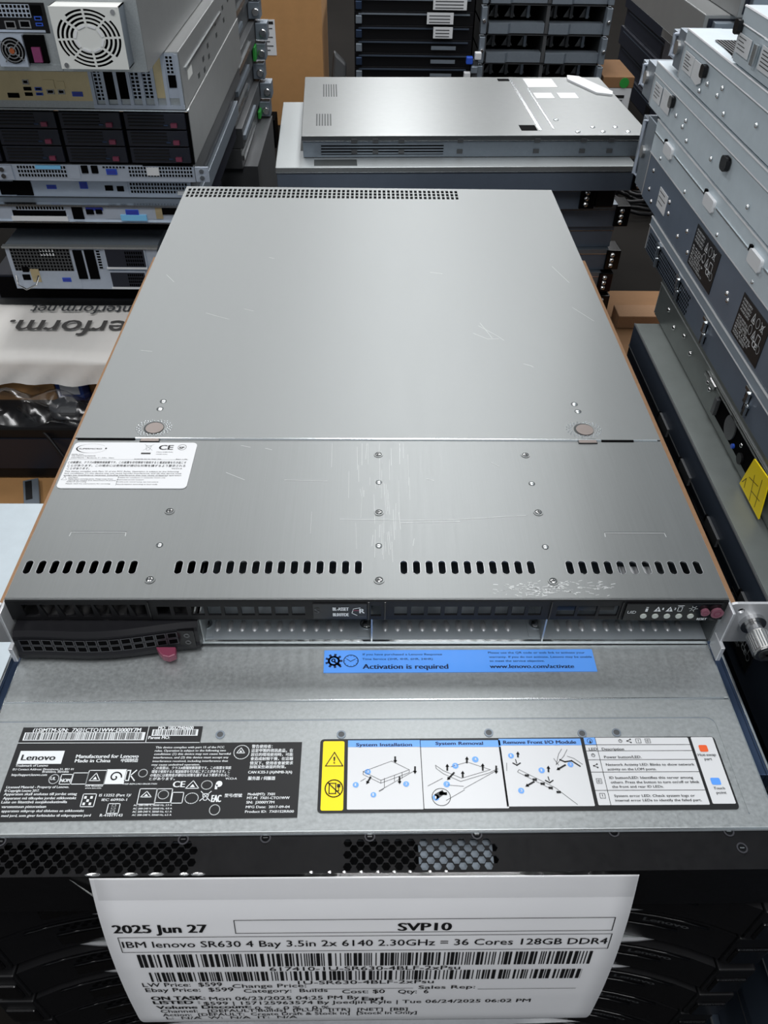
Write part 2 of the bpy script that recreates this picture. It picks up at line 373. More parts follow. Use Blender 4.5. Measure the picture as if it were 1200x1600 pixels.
BLACK_MARKS = [
    ('bar', -199.0, -69.0, -129.9, -63.8),
    ('bar', -126.1, -66.2, -99.7, -62.0),
    ('lenovobox', -197.7, -83.7, -173.0, -75.6),
    ('ring', -176.9, -95.7, -171.6, -90.2),
    ('box', -164.3, -96.0, -156.2, -89.3),
    ('box', -156.1, -96.5, -146.3, -87.8),
    ('tri', -154.8, -94.0, -148.9, -89.4),
    ('boxfill', -146.4, -96.1, -135.5, -87.2),
    ('S', -145.2, -95.5, -136.8, -88.5),
    ('k', -135.4, -94.0, -130.1, -87.9),
    ('ring', -128.6, -91.9, -123.8, -87.3),
    ('box', -155.8, -109.1, -148.7, -101.8),
    ('grid', -154.9, -108.2, -150.0, -102.7),
    ('ring3', -141.0, -112.9, -134.7, -107.4),
    ('box', -125.8, -107.8, -116.4, -98.9),
    ('tri', -124.7, -103.7, -118.9, -100.4),
    ('box', -116.6, -107.0, -108.1, -99.0),
    ('ring', -115.4, -104.9, -109.8, -99.9),
    ('box', -107.7, -107.3, -101.7, -101.1),
    ('ring', -100.5, -107.6, -93.4, -101.5),
    ('bin', -92.4, -107.1, -86.9, -100.6),
    ('tri', -101.2, -98.8, -94.0, -94.2),
    ('ring', -92.8, -99.4, -86.9, -94.3),
    ('blob', -85.5, -99.4, -81.0, -94.0),
    ('ring', -77.5, -81.2, -68.8, -72.5),
    ('tri', -75.9, -77.4, -71.3, -74.1),
    ('ring', -86.4, -114.1, -80.9, -108.3),
    ('line0', -201.9, -70.8, -95.7, -70.6),
    ('vline', -129.6, -70.6, -127.3, -59.2),
    ('NOMb', -170.7, -96.0, -164.6, -90.2),
]
BLUE_TEXT = [
    ('If you have purchased a Lenovo Response', -4.5, -9.1, 50.2, 1.5),
    ('Time Service (2HR, 4HR, 6HR, 24HR)', -4.8, -12.7, 44.4, 1.4),
    ('Activation is required', -4.4, -19.5, 53.2, 3.6),
    ('Please use the QR code or web link to activate your', 75.1, -7.9, 61.7, 1.5),
    ('warranty. If you do not activate, Lenovo may be unable', 75.3, -11.2, 65.3, 1.5),
    ('to meet the service objective.', 75.3, -14.3, 34.7, 1.5),
    ('www.lenovo.com/activate', 75.0, -19.1, 52.8, 2.8),
]
BLUE_MARKS = [
    ('gear', -27.5, -18.9, -17.6, -8.8),
    ('clock', -16.7, -18.2, -7.1, -8.5),
]
DIAG_TEXT1 = [
    ('System Installation', -8.1, -73.6, 31.9, 2.0),
    ('System Removal', 37.5, -72.9, 27.2, 2.0),
    ('!', -21.4, -84.5, 2.0, 4.5),
]
DIAG_TEXT2 = [
    ('Remove Front I/O Module', 76.6, -72.4, 42.0, 2.1),
    ('LED', 125.2, -76.8, 4.7, 1.7),
    ('Description', 132.7, -76.8, 12.7, 1.7),
    ('Power button/LED.', 132.9, -81.8, 21.3, 1.6),
    ('Network Activity LED: Blinks to show network', 132.9, -86.5, 50.2, 1.5),
    ('activity on the LOM ports.', 133.1, -89.3, 27.6, 1.5),
    ('ID button/LED: Identifies this server among', 133.0, -94.5, 46.9, 1.5),
    ('others. Press the button to turn on/off or blink', 133.2, -97.2, 49.4, 1.5),
    ('the front and rear ID LEDs.', 133.3, -99.8, 28.6, 1.4),
    ('System error LED: Check system logs or', 133.3, -105.2, 44.4, 1.4),
    ('internal error LEDs to identify the failed part.', 133.2, -107.8, 47.4, 1.4),
    ('Hot-swap', 187.0, -80.6, 10.3, 1.7),
    ('part', 190.0, -83.2, 4.2, 1.6),
    ('Touch', 189.5, -101.0, 6.2, 1.5),
    ('point', 190.2, -103.6, 5.5, 1.5),
    ('i', 126.4, -72.2, 1.1, 2.0),
]
DIAG_MARKS1 = [
    ('yellow', -27.0, -112.0, -14.8, -70.1),
    ('white1', -12.8, -111.5, 28.7, -69.7),
    ('white2', 28.7, -111.2, 74.8, -69.9),
    ('triw', -25.2, -85.8, -15.5, -77.3),
    ('noplug', -24.9, -104.4, -15.3, -94.2),
    ('circ', -9.8, -99.1, -6.5, -95.4),
    ('circ', 0.0, -104.9, 3.1, -101.4),
    ('circ', -3.2, -91.3, 0.2, -87.6),
    ('circ', 18.0, -98.7, 21.3, -95.1),
    ('circ', 45.9, -88.0, 49.5, -84.0),
    ('circ', 57.5, -84.0, 61.2, -80.2),
    ('circ', 33.8, -106.7, 37.4, -103.1),
    ('circ', 40.2, -99.1, 43.8, -95.2),
]
DIAG_MARKS2 = [
    ('white3', 73.9, -110.2, 121.6, -69.0),
    ('table', 123.6, -109.7, 184.6, -68.4),
    ('keys', 186.3, -109.2, 199.1, -68.2),
    ('orange', 189.1, -77.8, 194.0, -73.5),
    ('blue', 189.4, -98.2, 194.7, -94.0),
    ('circ', 78.3, -81.6, 81.6, -78.2),
    ('circ', 94.2, -90.8, 97.7, -87.2),
    ('circ', 111.2, -87.3, 114.5, -83.7),
    ('circ', 81.0, -103.0, 84.4, -99.3),
]
ART_LINES = [[(-4.1, -89.3), (11.9, -82.9), (21.7, -88.3), (5.7, -94.6), (-4.1, -89.3)], [(-4.1, -89.3), (-4.1, -91.1), (5.7, -96.3), (21.7, -90.0), (21.7, -88.3)], [(5.7, -94.6), (5.7, -96.3)], [(7.7, -93.4), (7.6, -99.1)], [(17.6, -90.2), (17.5, -93.5)], [(13.3, -91.7), (13.2, -95.2)], [(4.6, -100.9), (25.1, -88.6)], [(4.8, -101.2), (7.3, -99.7)], [(-5.4, -95.1), (-2.8, -93.4)], [(36.6, -85.6), (40.7, -88.9), (50.6, -93.6), (67.2, -88.5), (54.7, -83.7), (45.2, -86.6)], [(36.6, -85.6), (36.8, -87.5), (40.6, -90.8), (49.9, -95.5), (66.4, -90.4), (71.6, -87.7)], [(51.1, -99.9), (71.5, -88.5)], [(41.1, -106.6), (51.6, -100.5)], [(39.9, -93.6), (31.6, -98.1)], [(42.3, -97.6), (51.2, -98.4)], [(83.3, -88.5), (101.7, -99.4)], [(82.2, -89.9), (100.2, -100.7)], [(82.2, -89.9), (83.3, -88.5)], [(104.7, -85.6), (110.0, -80.3), (112.7, -76.0)], [(104.7, -85.6), (107.3, -78.9), (109.6, -75.7)], [(112.0, -80.3), (115.5, -81.7), (119.7, -85.4)], [(104.0, -81.7), (106.1, -85.9)], [(76.3, -89.2), (76.9, -84.4)], [(101.7, -99.4), (112.2, -109.3)]]
ART_ARROWS = [(-0.0, -92.8, -2.3, -97.0), (16.1, -92.9, 16.0, -97.1), (14.0, -80.5, 14.0, -84.3), (25.0, -86.7, 24.8, -91.0), (54.4, -84.0, 54.8, -80.2), (43.0, -88.5, 43.3, -84.7), (62.9, -88.6, 63.3, -84.5), (51.3, -92.7, 51.6, -89.0), (70.7, -86.5, 70.1, -91.2), (46.5, -90.4, 42.4, -94.7), (40.9, -102.9, 37.8, -101.5), (83.8, -80.5, 84.2, -77.1), (99.7, -89.7, 100.2, -86.1), (109.7, -85.9, 104.3, -88.9), (90.4, -96.0, 85.3, -98.8)]
SM_TEXT = [
    ('SUPERMICRO', -212.3, 143.1, 16.7, 1.7),
    ('CE', -154.3, 143.1, 10.0, 6.0),
    ('SP', -139.7, 144.2, 3.6, 2.8),
    ('MODEL: 815-5', -215.8, 136.8, 8.4, 1.0),
    ('P/N: CSE-815TQ-R500WB', -215.3, 135.1, 17.1, 1.0),
    ('CONTENTS: 1 Barebone, 4" - 3.5in,  Xeon', -215.2, 133.0, 30.7, 1.0),
    ('ASSEMBLED IN THE USA', -169.8, 131.6, 19.5, 1.0),
    ('Rev: 1.0a', -139.7, 131.7, 8.0, 1.0),
    ('この装置は、クラスA情報技術装置です。この装置を住宅環境で使用すると電波妨害を引き起こす', -215.9, 127.2, 84.2, 2.2),
    ('ことがあります。この場合には使用者が適切な対策を講ずるよう要求される', -215.3, 123.6, 83.6, 2.1),
    ('ことがあります。', -214.7, 120.4, 15.8, 2.0),
    ('VCCI-A', -141.1, 120.9, 7.6, 1.4),
    ('This device complies with Part 15 of the FCC Rules. Operation is subject to the following', -215.4, 117.6, 80.1, 1.3),
    ('two conditions: (1) this device may not cause harmful interference, and (2) this device must', -215.2, 115.5, 82.1, 1.3),
    ('accept any interference received, including interference that may cause undesired operation.', -215.0, 113.4, 82.5, 1.3),
    ('CAUTION!', -211.1, 111.1, 6.5, 1.0),
    ('Hazardous moving parts. Keep away from', -210.8, 109.5, 31.0, 1.0),
    ('moving fan blades and disconnect all power', -210.7, 107.9, 33.6, 1.0),
    ('before servicing', -210.8, 106.5, 13.4, 0.9),
    ('Please read the instructions for servicing', -211.1, 104.4, 30.7, 0.9),
    ('Suitable for installation in computer rooms only', -176.6, 110.9, 33.1, 1.0),
    ('Restricted access location', -176.7, 108.7, 18.5, 1.0),
    ('Double pole neutral fusing, see instructions', -176.6, 106.5, 29.0, 0.9),
    ('Recycle battery according to local code', -176.4, 103.9, 28.6, 1.0),
    ('CAN ICES-3(A)', -155.4, 139.9, 11.9, 0.9),
    ('NMB-3(A)', -155.1, 137.5, 8.0, 0.8),
]
SM_MARKS = [
    ('swoosh', -214.4, 138.9, -192.3, 149.5),
    ('bin', -165.5, 140.9, -158.8, 149.4),
    ('bar1', -166.2, 137.8, -159.3, 139.5),
    ('ring', -140.7, 142.8, -134.7, 149.2),
    ('triw', -215.4, 108.8, -211.7, 112.7),
    ('hl', -217.7, 131.3, -130.8, 131.9),
    ('hl', -214.6, 112.7, -142.8, 113.2),
    ('vl', -176.4, 103.0, -175.8, 112.9),
]
PAPER_TEXT = [
    ('2025 Jun 27', -133.9, 44.7, 49.4, 7.4, 1),
    ('SVP10', 17.3, 44.4, 28.2, 7.1, 1),
    ('IBM lenovo SR630 4 Bay 3.5in 2x 6140 2.30GHz = 36 Cores 128GB DDR4', -131.4, 59.1, 263.2, 6.1, 0),
    ('617410-1U-SR630-4BLF-2xPsu', -54.1, 86.4, 107.2, 4.6, 0),
    ('1U-SR630-4BLF-2xPsu', -39.1, 104.2, 78.2, 4.6, 0),
    ('LW Price:  $599', -128.3, 105.7, 45.5, 5.1, 0),
    ('Change Price:', -77.1, 108.1, 42.5, 4.8, 0),
    ('Sales Rep:', 30.7, 111.9, 33.1, 4.5, 0),
    ('Ebay Price:  $599', -127.7, 112.8, 50.7, 5.3, 0),
    ('Category:  Builds', -71.1, 115.0, 48.6, 5.0, 0),
    ('Cost: $0', -13.9, 117.3, 24.9, 5.0, 0),
    ('Qty:  6', 18.9, 118.1, 17.8, 5.1, 0),
    ('ON TASK:', -126.3, 124.5, 31.5, 5.2, 1),
    ('Mon 06/23/2025 04:25 PM By', -92.5, 125.9, 88.4, 5.3, 0),
    ('Earl', -2.2, 128.1, 12.2, 5.4, 1),
    ('LISTED :', -126.2, 130.9, 27.3, 4.9, 1),
    ('$599 | 157125963574 By Joedjin Kyle | Tue 06/24/2025 06:02 PM', -96.8, 133.2, 195.7, 5.0, 0),
    ('Volume Discount:', -125.6, 138.7, 56.4, 4.7, 1),
    ('0 % - 0 % - 0 %', -67.0, 141.4, 44.9, 4.8, 0),
    ('Channel:   [DEFAULT:Builds]  [PLUS]  [ITR]  [NET]  [BB]', -124.3, 145.2, 149.6, 4.8, 0),
    ('Action:  [DEFAULT:  Create Draft & Stock In]  [Stock In Only]', -124.1, 151.2, 155.2, 4.6, 0),
    ('L:  N/A  W:  N/A  IT:  N/A', -122.7, 156.8, 80.2, 4.4, 0),
]
PAPER_BOXES = [(-69.5, 33.8, 132.5, 45.8), (-132.6, 49.0, 133.2, 64.0)]
PAPER_BARS = [(-125.5, 66.6, 125.7, 81.0), (-122.2, 87.3, 123.1, 99.1)]
PAPER_RULES = [(-32.0, 109.6, 27.3, 110.9), (65.6, 111.8, 123.1, 113.1)]
PAPER_PROFILE = [(-0.1462, -0.0462), (-0.1471, -0.0497), (-0.148, -0.0532), (-0.149, -0.0566), (-0.1499, -0.0601), (-0.1508, -0.0636), (-0.1517, -0.0672), (-0.1526, -0.071), (-0.1535, -0.075), (-0.1544, -0.0792), (-0.1552, -0.0836), (-0.1561, -0.0882), (-0.157, -0.0929), (-0.1578, -0.0977), (-0.1586, -0.1025), (-0.1593, -0.1073), (-0.16, -0.112), (-0.1606, -0.1167), (-0.1612, -0.1215), (-0.1618, -0.1263), (-0.1623, -0.1311), (-0.1627, -0.1359), (-0.1632, -0.1407), (-0.1636, -0.1454), (-0.164, -0.15), (-0.1644, -0.1546), (-0.1647, -0.1592), (-0.1651, -0.1639), (-0.1654, -0.1684), (-0.1656, -0.1729), (-0.1658, -0.1772), (-0.166, -0.1812), (-0.1662, -0.185), (-0.1663, -0.1885), (-0.1665, -0.1916), (-0.1666, -0.1946), (-0.1667, -0.1974), (-0.1668, -0.2), (-0.1667, -0.2027), (-0.1665, -0.2053), (-0.1662, -0.208), (-0.1658, -0.2108), (-0.1652, -0.2135), (-0.1646, -0.2163), (-0.1638, -0.219), (-0.163, -0.2217), (-0.1621, -0.2242), (-0.1611, -0.2267), (-0.16, -0.229), (-0.1588, -0.2312), (-0.1575, -0.2333), (-0.1561, -0.2353), (-0.1546, -0.2372), (-0.153, -0.2391), (-0.1513, -0.2408), (-0.1497, -0.2425), (-0.148, -0.244), (-0.1463, -0.2454), (-0.1445, -0.2467), (-0.1426, -0.2478), (-0.1407, -0.2489), (-0.1388, -0.2499), (-0.1368, -0.2509), (-0.1349, -0.2519), (-0.133, -0.253)]
L1D = [('v', -516, -472, 108, 124), ('k', -470, -456, 111, 123), ('b', -468, -458, 105, 110), ('b', -468, -458, 98, 102), ('r', -511, -496, 94, 104), ('r', -491, -475, 95, 105), ('s', -524, -457, 90, 93), ('psu', -530, -490, 49, 87), ('psufan', -521, -491, 56, 83), ('h', -489, -461, 52, 87), ('p', -480, -468, 54, 73), ('lip', -545, -445, 40, 49), ('io', -525, -451, 89, 126)]
FAN = [('panel', -435, -340, 52, 128), ('fan', -430, -344, 56, 125)]
L2D = [('plate', -605, -448, -34, 9), ('k', -586, -568, -30, -23), ('r', -557, -547, -10, -3), ('k', -558, -546, -19, -14), ('k', -558, -546, -27, -22), ('b', -540, -529, -19, -14), ('b', -540, -529, -26, -22), ('t', -524, -507, -16, -3), ('r', -522, -510, -24, -17), ('t', -502, -491, -16, -5), ('r', -504, -493, -24, -17), ('b', -482, -465, -27, -20)]
L2S = [('m', -443, -429, -33, 13), ('k', -425, -410, -31, 14), ('k', -406, -390, -30, 14), ('m', -384, -370, -30, 21), ('m', -365, -350, -29, 24), ('t', -346, -331, -28, 35), ('n', -326, -309, -28, 37)]
L4D = [('m', -606, -522, -157, -128), ('c', -573, -530, -142, -129), ('s', -519, -500, -159, -126), ('k', -496, -485, -149, -128), ('k', -479, -468, -149, -127), ('m', -460, -420, -141, -126), ('b', -454, -436, -151, -142), ('m', -416, -306, -155, -125), ('d', -390, -298, -134, -127), ('w', -384, -363, -151, -138), ('ear', -646, -614, -161, -127), ('ear', -301, -278, -161, -127)]
L5D = [('k', -659, -632, -199, -176), ('k', -632, -602, -200, -174), ('s', -600, -431, -199, -171), ('b', -575, -558, -188, -181), ('b', -516, -502, -187, -175), ('k', -472, -458, -190, -181), ('k', -451, -439, -191, -182), ('m', -428, -325, -195, -175), ('w', -344, -330, -196, -189)]
L6D = [('s', -659, -636, -235, -206), ('m', -628, -543, -215, -205), ('d', -636, -542, -225, -215), ('w', -639, -540, -233, -225), ('k', -530, -511, -230, -205), ('g', -505, -475, -214, -204), ('k', -505, -492, -221, -212), ('k', -488, -477, -220, -212), ('d', -467, -395, -207, -202), ('s', -473, -382, -229, -208), ('c', -445, -399, -231, -221), ('b', -435, -412, -222, -212), ('k', -370, -336, -220, -203), ('t', -382, -370, -228, -203)]
L7D = [('mesh', -663, -554, -330, -286), ('lit', -609, -582, -301, -286), ('k', -650, -638, -332, -322), ('k', -653, -639, -348, -337), ('t', -636, -620, -352, -326), ('s', -674, -546, -365, -330), ('k', -548, -531, -345, -289), ('k', -527, -509, -345, -288), ('s', -533, -527, -349, -289), ('m', -507, -497, -325, -288), ('psu', -490, -415, -323, -283), ('psu', -489, -421, -363, -328), ('k', -485, -457, -316, -296), ('k', -484, -456, -353, -330), ('b', -580, -564, -351, -343)]
L3D = [('tray', -617, -522, -118, -50)]
# ---------------------------------------------------------------- the setting
FL = -0.650
tag(MB().box(-6, 6, -3, 9, FL - 0.1, FL, 'concrete').build('floor'), kind='structure')
tag(MB().box(-6, 6, -3, 9, 1.86, 1.96, 'ceil').build('ceiling'), kind='structure')
tag(MB().box(-6, 6, 9, 9.1, FL, 1.86, 'wall').build('wall_back'), kind='structure')

# ---------------------------------------------------------------- top server: silver 1U with slotted lid
T = empty('rack_server', (0, 0.32, -0.0435), 'silver rack server on top of the front stack, slotted two-piece lid and white sticker', 'server')
HW, D = 0.2185, 0.649
b = MB()
b.box(-HW, HW, 0.001, D, -0.0435, -0.0427, 'bayz')
for s in (-1, 1):
    b.box(s * HW - (0.001 if s > 0 else 0), s * HW + (0.001 if s < 0 else 0), 0.0, D, -0.0435, -0.0012, 'lid')
b.box(-HW, HW, D - 0.001, D, -0.0435, -0.0012, 'lid')
b.box(-HW + .001, HW - .001, 0.13, 0.132, -0.0427, -0.002, 'dark')
b.box(-HW + .001, HW - .001, 0.60, 0.602, -0.0427, -0.002, 'dark')
b.box(-HW, HW, -0.0004, 0.0012, -0.0437, -0.0412, 'bright')
b.build('chassis', T)
# slots
def slot(cx, cy, w, h, n=5): return rrect(cx - w / 2, cx + w / 2, cy - h / 2, cy + h / 2, w / 2 * .98, n)
SL = []
for x0, x1, n in ((-.2125, -.1476, 9), (-.1194, -.0073, 15), (.0212, .1013, 11), (.1259, .2070, 11)):
    SL += [slot(x0 + (x1 - x0) * i / (n - 1), .0259, .0044, .0112) for i in range(n)]
f = MB(); f.mesh(plate(rect2(-HW, 0.0, HW, .1560), SL, .001), 'lidf', Matrix.Translation((0, 0, -.0009)))
f.box(-HW, HW, -.0006, .0004, -.0030, -.0004, 'lidf')
fl = f.build('front_lid', T)
r = MB()
for h in SL:
    cx = sum(p[0] for p in h) / len(h); stroke(r, rrect(cx - .0024, cx + .0024, .0201, .0317, .0023, 4), .00022, 'earm', lambda x, y: (x, y, -.00030), True)  # pale outline paints the light caught on each slot's edge
r.build('slot_rims', fl)
H3 = []
for i in range(60):
    for j in range(3):
        x = -.2132 + .3155 * i / 59; y = .6205 + .0092 * j
        H3.append(rect2(x - .0016, y - .0036, x + .0016, y + .0036))
g = MB(); g.mesh(plate(rect2(-HW, .1572, HW, D), H3, .0012), 'lid', Matrix.Translation((0, 0, -.0006)))
rl = g.build('rear_lid', T)
sb = MB(); sb.tube([(-.174, .1568, -.0004), (.1735, .1568, -.0004)], .0011, 'bright', 6); sb.tube([(.198, .1568, -.0006), (.216, .1568, -.0006)], .0010, 'bright', 6)
sb.build('rolled_edge', rl)
for x0, x1 in ((-.2165, -.174), (.1735, .198)): MB().box(x0, x1, .1548, .1578, -.0014, -.0001, 'dark').build('seam_notch', rl)
for sx in (-1, 1):
    k = MB(); c = (sx * .1630, .1698)
    k.cyl((c[0], c[1], -.0001), .0076, .0006, 'z', 'shade', 24); k.cyl((c[0] + .0006, c[1] - .0006, .0002), .0066, .0008, 'z', 'knobm', 24)  # dark disc, knob shifted off it: paints the shadow at upper left
    k.build('release_button', T)
    d = MB()
    for q in range(3):
        for i in range(22):
            a = 2 * math.pi * (i + .5 * q) / 22; R = .0098 + .0016 * q
            if abs(math.sin(a)) * R < .0112: d.dome((c[0] + R * math.cos(a), c[1] + R * math.sin(a) * .85, 0), .0006, .0006, .0005, 'bright', 6, 2)
    d.build('finger_grip', rl)
    t = MB(); t.box(c[0] - .0072, c[0] + .0072, .1528, .1582, -.0006, .0002, 'shade'); t.box(c[0] - .0066, c[0] + .0066, .1530, .1572, 0, .0005, 'knobm'); t.build('latch_tab', T)
for x, y in ((-.1344, .0775), (-.1351, .0154), (.0061, .1389), (.0060, .0767), (.0056, .0151), (.1140, .1391), (.1138, .0770), (.1134, .0143)):
    s = MB(); s.ring((x, y, -.0006), .0025, .0033, .0006, 'z', 'lidf', 20); s.cyl((x, y, -.0004), .0025, .0004, 'z', 'shade', 16)
    s.dome((x, y, -.0004), .0021, .0021, .0009, 'chrome', 14, 3); s.box(x - .0011, x + .0011, y - .0003, y + .0003, .0002, .0006, 'shade'); s.box(x - .0003, x + .0003, y - .0011, y + .0011, .0002, .0006, 'shade')
    s.build('lid_screw', T)
for x, y in ((-.1350, .0454), (.0062, .1078), (.0057, .0450), (.1139, .1069), (.1133, .0441)): v = MB(); v.dome((x, y, -.0006), .0019, .0019, .0010, 'bright', 12, 3); v.ring((x, y, -.0006), .0019, .0023, .0003, 'z', 'shade', 14); v.build('rivet', fl, smooth=True)
for x, y in ((-.1626, .2045), (-.1632, .1942), (.1622, .2032), (.1631, .1934)): v = MB(); v.dome((x, y, -.0003), .0023, .0023, .0011, 'bright', 12, 3); v.ring((x, y, -.0002), .0023, .0027, .0003, 'z', 'shade', 14); v.build('rivet', rl, smooth=True)
e = MB(); z3 = lambda x, y: (x, y, -.0002)
for x0, x1 in ((-.1943, -.1589), (.1546, .1942)):
    stroke(e, [(x0 - .0003, .0535), (x0, .0570), (x1, .0570), (x1 + .0003, .0535)], .00045, 'scratch', z3)  # flat pale stroke paints the emboss's lit edge, the dark one its shade
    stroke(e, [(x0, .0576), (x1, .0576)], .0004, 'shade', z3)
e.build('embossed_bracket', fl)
sc_ = MB(); z4 = lambda x, y: (x, y, .00006)
def scr(p, w=.00022): stroke(sc_, [(a, b_) for a, b_ in p], w, 'scratch', z4)
for p in ([(-.150, .345), (-.139, .339), (-.128, .334)], [(-.116, .353), (-.107, .349)], [(-.103, .46), (-.098, .458)], [(.098, .325), (.112, .309), (.118, .300)], [(.092, .312), (.104, .302), (.114, .303)], [(.100, .330), (.108, .304)], [(.130, .262), (.136, .259), (.1375, .257)], [(.205, .335), (.19, .36)], [(-.196, .28), (-.186, .278)], [(.06, .43), (.072, .427)], [(-.20, .42), (-.19, .405)], [(.185, .445), (.196, .41)]): scr(p)
sc_.build('scratch_marking', rl)
sc_ = MB(); z4 = lambda x, y: (x, y, -.00028)
for i in range(46):
    x = random.gauss(.004, .016); y = random.uniform(.03, .145); L = random.uniform(.006, .035); scr([(x, y), (x + random.uniform(-.001, .001), min(.152, y + L))], random.uniform(.00006, .00016))
for p in ([(-.095, .149), (-.088, .147)], [(-.077, .146), (-.072, .144)], [(-.102, .118), (-.088, .110)], [(-.06, .110), (-.042, .1095), (-.03, .109)], [(.04, .112), (.045, .110)], [(.088, .13), (.093, .126)], [(-.02, .070), (.03, .069), (.06, .070), (.105, .074)], [(.02, .0665), (.06, .068)]): scr(p, .00025)
for i in range(150):
    x = random.triangular(.072, .155, .105); y = max(.0022, random.gauss(.0085, .0035)); L = random.uniform(.0004, .003); scr([(x, y), (x + L, y + random.uniform(-.0008, .0008))], random.uniform(.0002, .0005))
tag(sc_.build('scratch_marking', fl), kind='stuff')
# white sticker
lb = MB(); lb.prism(rrect(-.2168, -.1272, .1002, .1516, .0035, 5), -.0004, .0001, 'white'); lab = lb.build('regulatory_label', T)
tag(lab, 'white rounded sticker with small print')
pb = MB(); mp = up(.00022)
for s, x, y, w, h in SM_TEXT: put(pb, s, x, y, w, h * .9, 'ink', mp, 1 if s in ('CE', 'SP') else .5)
for k, x0, y0, x1, y1 in SM_MARKS:
    if k == 'swoosh':
        n_ = 36; cx, cy, rx, ry = (x0 + x1) / 2, (y0 + y1) / 2, (x1 - x0) / 2, (y1 - y0) / 2; vs = []; fs = []
        for i in range(n_):
            a = math.radians(35 + 325 * i / (n_ - 1)); th = 0.12 + 0.95 * max(0, math.cos(a - math.radians(195))) ** 3
            vs += [mp(cx + rx * math.cos(a), cy + ry * math.sin(a)), mp(cx + (rx - th) * math.cos(a), cy + (ry - th * .8) * math.sin(a))]
        pb.add(vs, [(2 * i, 2 * i + 1, 2 * i + 3, 2 * i + 2) for i in range(n_ - 1)], 'ink'); fill(pb, disc2(x1 - .5, cy + .2, .75, 12), 'ink', mp)
    elif k == 'bar1': fill(pb, rect2(x0, y0, x1, y1), 'ink', mp)
    elif k in ('hl',): fill(pb, rect2(x0, (y0 + y1) / 2 - .08, x1, (y0 + y1) / 2 + .08), 'inkg', mp)
    elif k == 'vl': fill(pb, rect2(x0, y0, x0 + .15, y1), 'inkg', mp)
    else: mark(pb, k, x0, y0, x1, y1, 'ink' if k == 'ring' else 'inkg', mp, .28 if k == 'ring' else .15)
pb.build('printing', lab)
# fascia
W_ = []
for i in range(7): W_.append([(-.2095 + .0108 * i + dx, z) for dx, z in ((.0022 if i else 0, -.0155), (.0092, -.0155), (.0092, -.0045), (-.0002, -.0045))])
for i in range(9): W_.append(rect2(-.1292 + .0102 * i, -.0142, -.1212 + .0102 * i, -.0062))
for i in range(9): W_.append(rect2(.0148 + .0103 * i, -.0142, .0227 + .0103 * i, -.0062))
for i in range(3): W_.append(rect2(.1145 + .0132 * i, -.0150, .1258 + .0132 * i, -.0055))
W_.append(rect2(.0005, -.0150, .0068, -.0052))
fz = MB(); fz.mesh(plate(rect2(-HW, -.0182, HW, -.0012), W_, .0015), 'black', Matrix.Translation((0, -.0006, 0)) @ RX90)
for x in (-.1335, -.0008, .0092, .1105, .1540): fz.box(x - .0004, x + .0004, -.0022, -.0010, -.0176, -.0016, 'gloss')
fa = fz.build('front_bezel', T)
for i in range(2, 7): MB().box(-.2075 + .0108 * i, -.2030 + .0108 * i, .010, .013, -.016, -.002, 'chrome').build('spring_finger', fa)
for q in ((-.1292, -.0400, .008), (.0148, .1060, .008), (.1145, .152, .004)): MB().box(q[0], q[1], q[2], q[2] + .001, -.0160, -.0095, 'lblack').build('vent_backing', fa)
tg = MB(); tg.box(-.0345, -.0020, -.0022, -.0012, -.0165, -.0030, 'lblack'); at_ = tg.build('asset_tag', fa)
tp = MB(); mf = lambda x, z: (x / 1000, -.0024, z / 1000)
put(tp, 'S', -33.5, -11, 2.6, 4.6, 'inkg', mf); put(tp, 'BL-ASSET', -22.5, -8.6, 9.5, 3.0, 'lwhite', mf); put(tp, 'BL01FFDE', -22.5, -13.8, 9.5, 3.0, 'lwhite', mf)
put(tp, 'R', -6.3, -11.0, 2.9, 4.2, 'lwhite', mf); stroke(tp, [(-8, -13), (-11, -11), (-10, -7), (-6, -6)], .5, 'lwhite', mf); stroke(tp, [(-10, -8.5), (-7, -8.5)], .9, 'burg', mf); put(tp, 'company', -10.5, -14.4, 8.2, 1.7, 'inkg', mf, 0)
tp.build('printing', at_)
cp = MB(); cp.box(.1560, .2150, -.0030, -.0012, -.0172, -.0020, 'gloss'); cpo = cp.build('control_panel', T)
for i in range(5): MB().cyl((.1680 + .0073 * i, -.0032, -.0128), .0020, .0008, 'y', 'led', 12).build('status_light', cpo)
ic = MB(); mf = lambda x, z: (x / 1000, -.0032, z / 1000)
put(ic, 'UID', 157.5, -10.5, 5.2, 2.6, 'lwhite', mf, 0); put(ic, 'i', 168.2, -8.6, 1.2, 4.6, 'lwhite', mf); put(ic, 'RESET', 205 - 3.0, -16.6, 6.0, 2.0, 'lwhite', mf)
for x in (175.5, 182.8): fill(ic, [(x - 2.2, -8.5), (x + 2.2, -8.5), (x, -4.0)], 'lwhite', mf); put(ic, '!', x - .25, -8, .5, 2.4, 'gloss', lambda a, c_: (a / 1000, -.0033, c_ / 1000))
put(ic, '1', 178.3, -7, .7, 2, 'lwhite', mf); put(ic, '2', 185.6, -7, .9, 2, 'lwhite', mf)
stroke(ic, rect2(187.9, -8.3, 190.3, -4.2), .4, 'lwhite', mf, True); stroke(ic, [(187.3, -3.2), (190.9, -3.2)], .5, 'lwhite', mf)
stroke(ic, ngon(197.2, -6.0, 1.2, 10), .35, 'lwhite', mf, True)
for a in range(6): stroke(ic, [(197.2 + 1.7 * math.cos(a), -6 + 1.7 * math.sin(a)), (197.2 + 2.6 * math.cos(a), -6 + 2.6 * math.sin(a))], .3, 'lwhite', mf)
ic.build('icons', cpo)
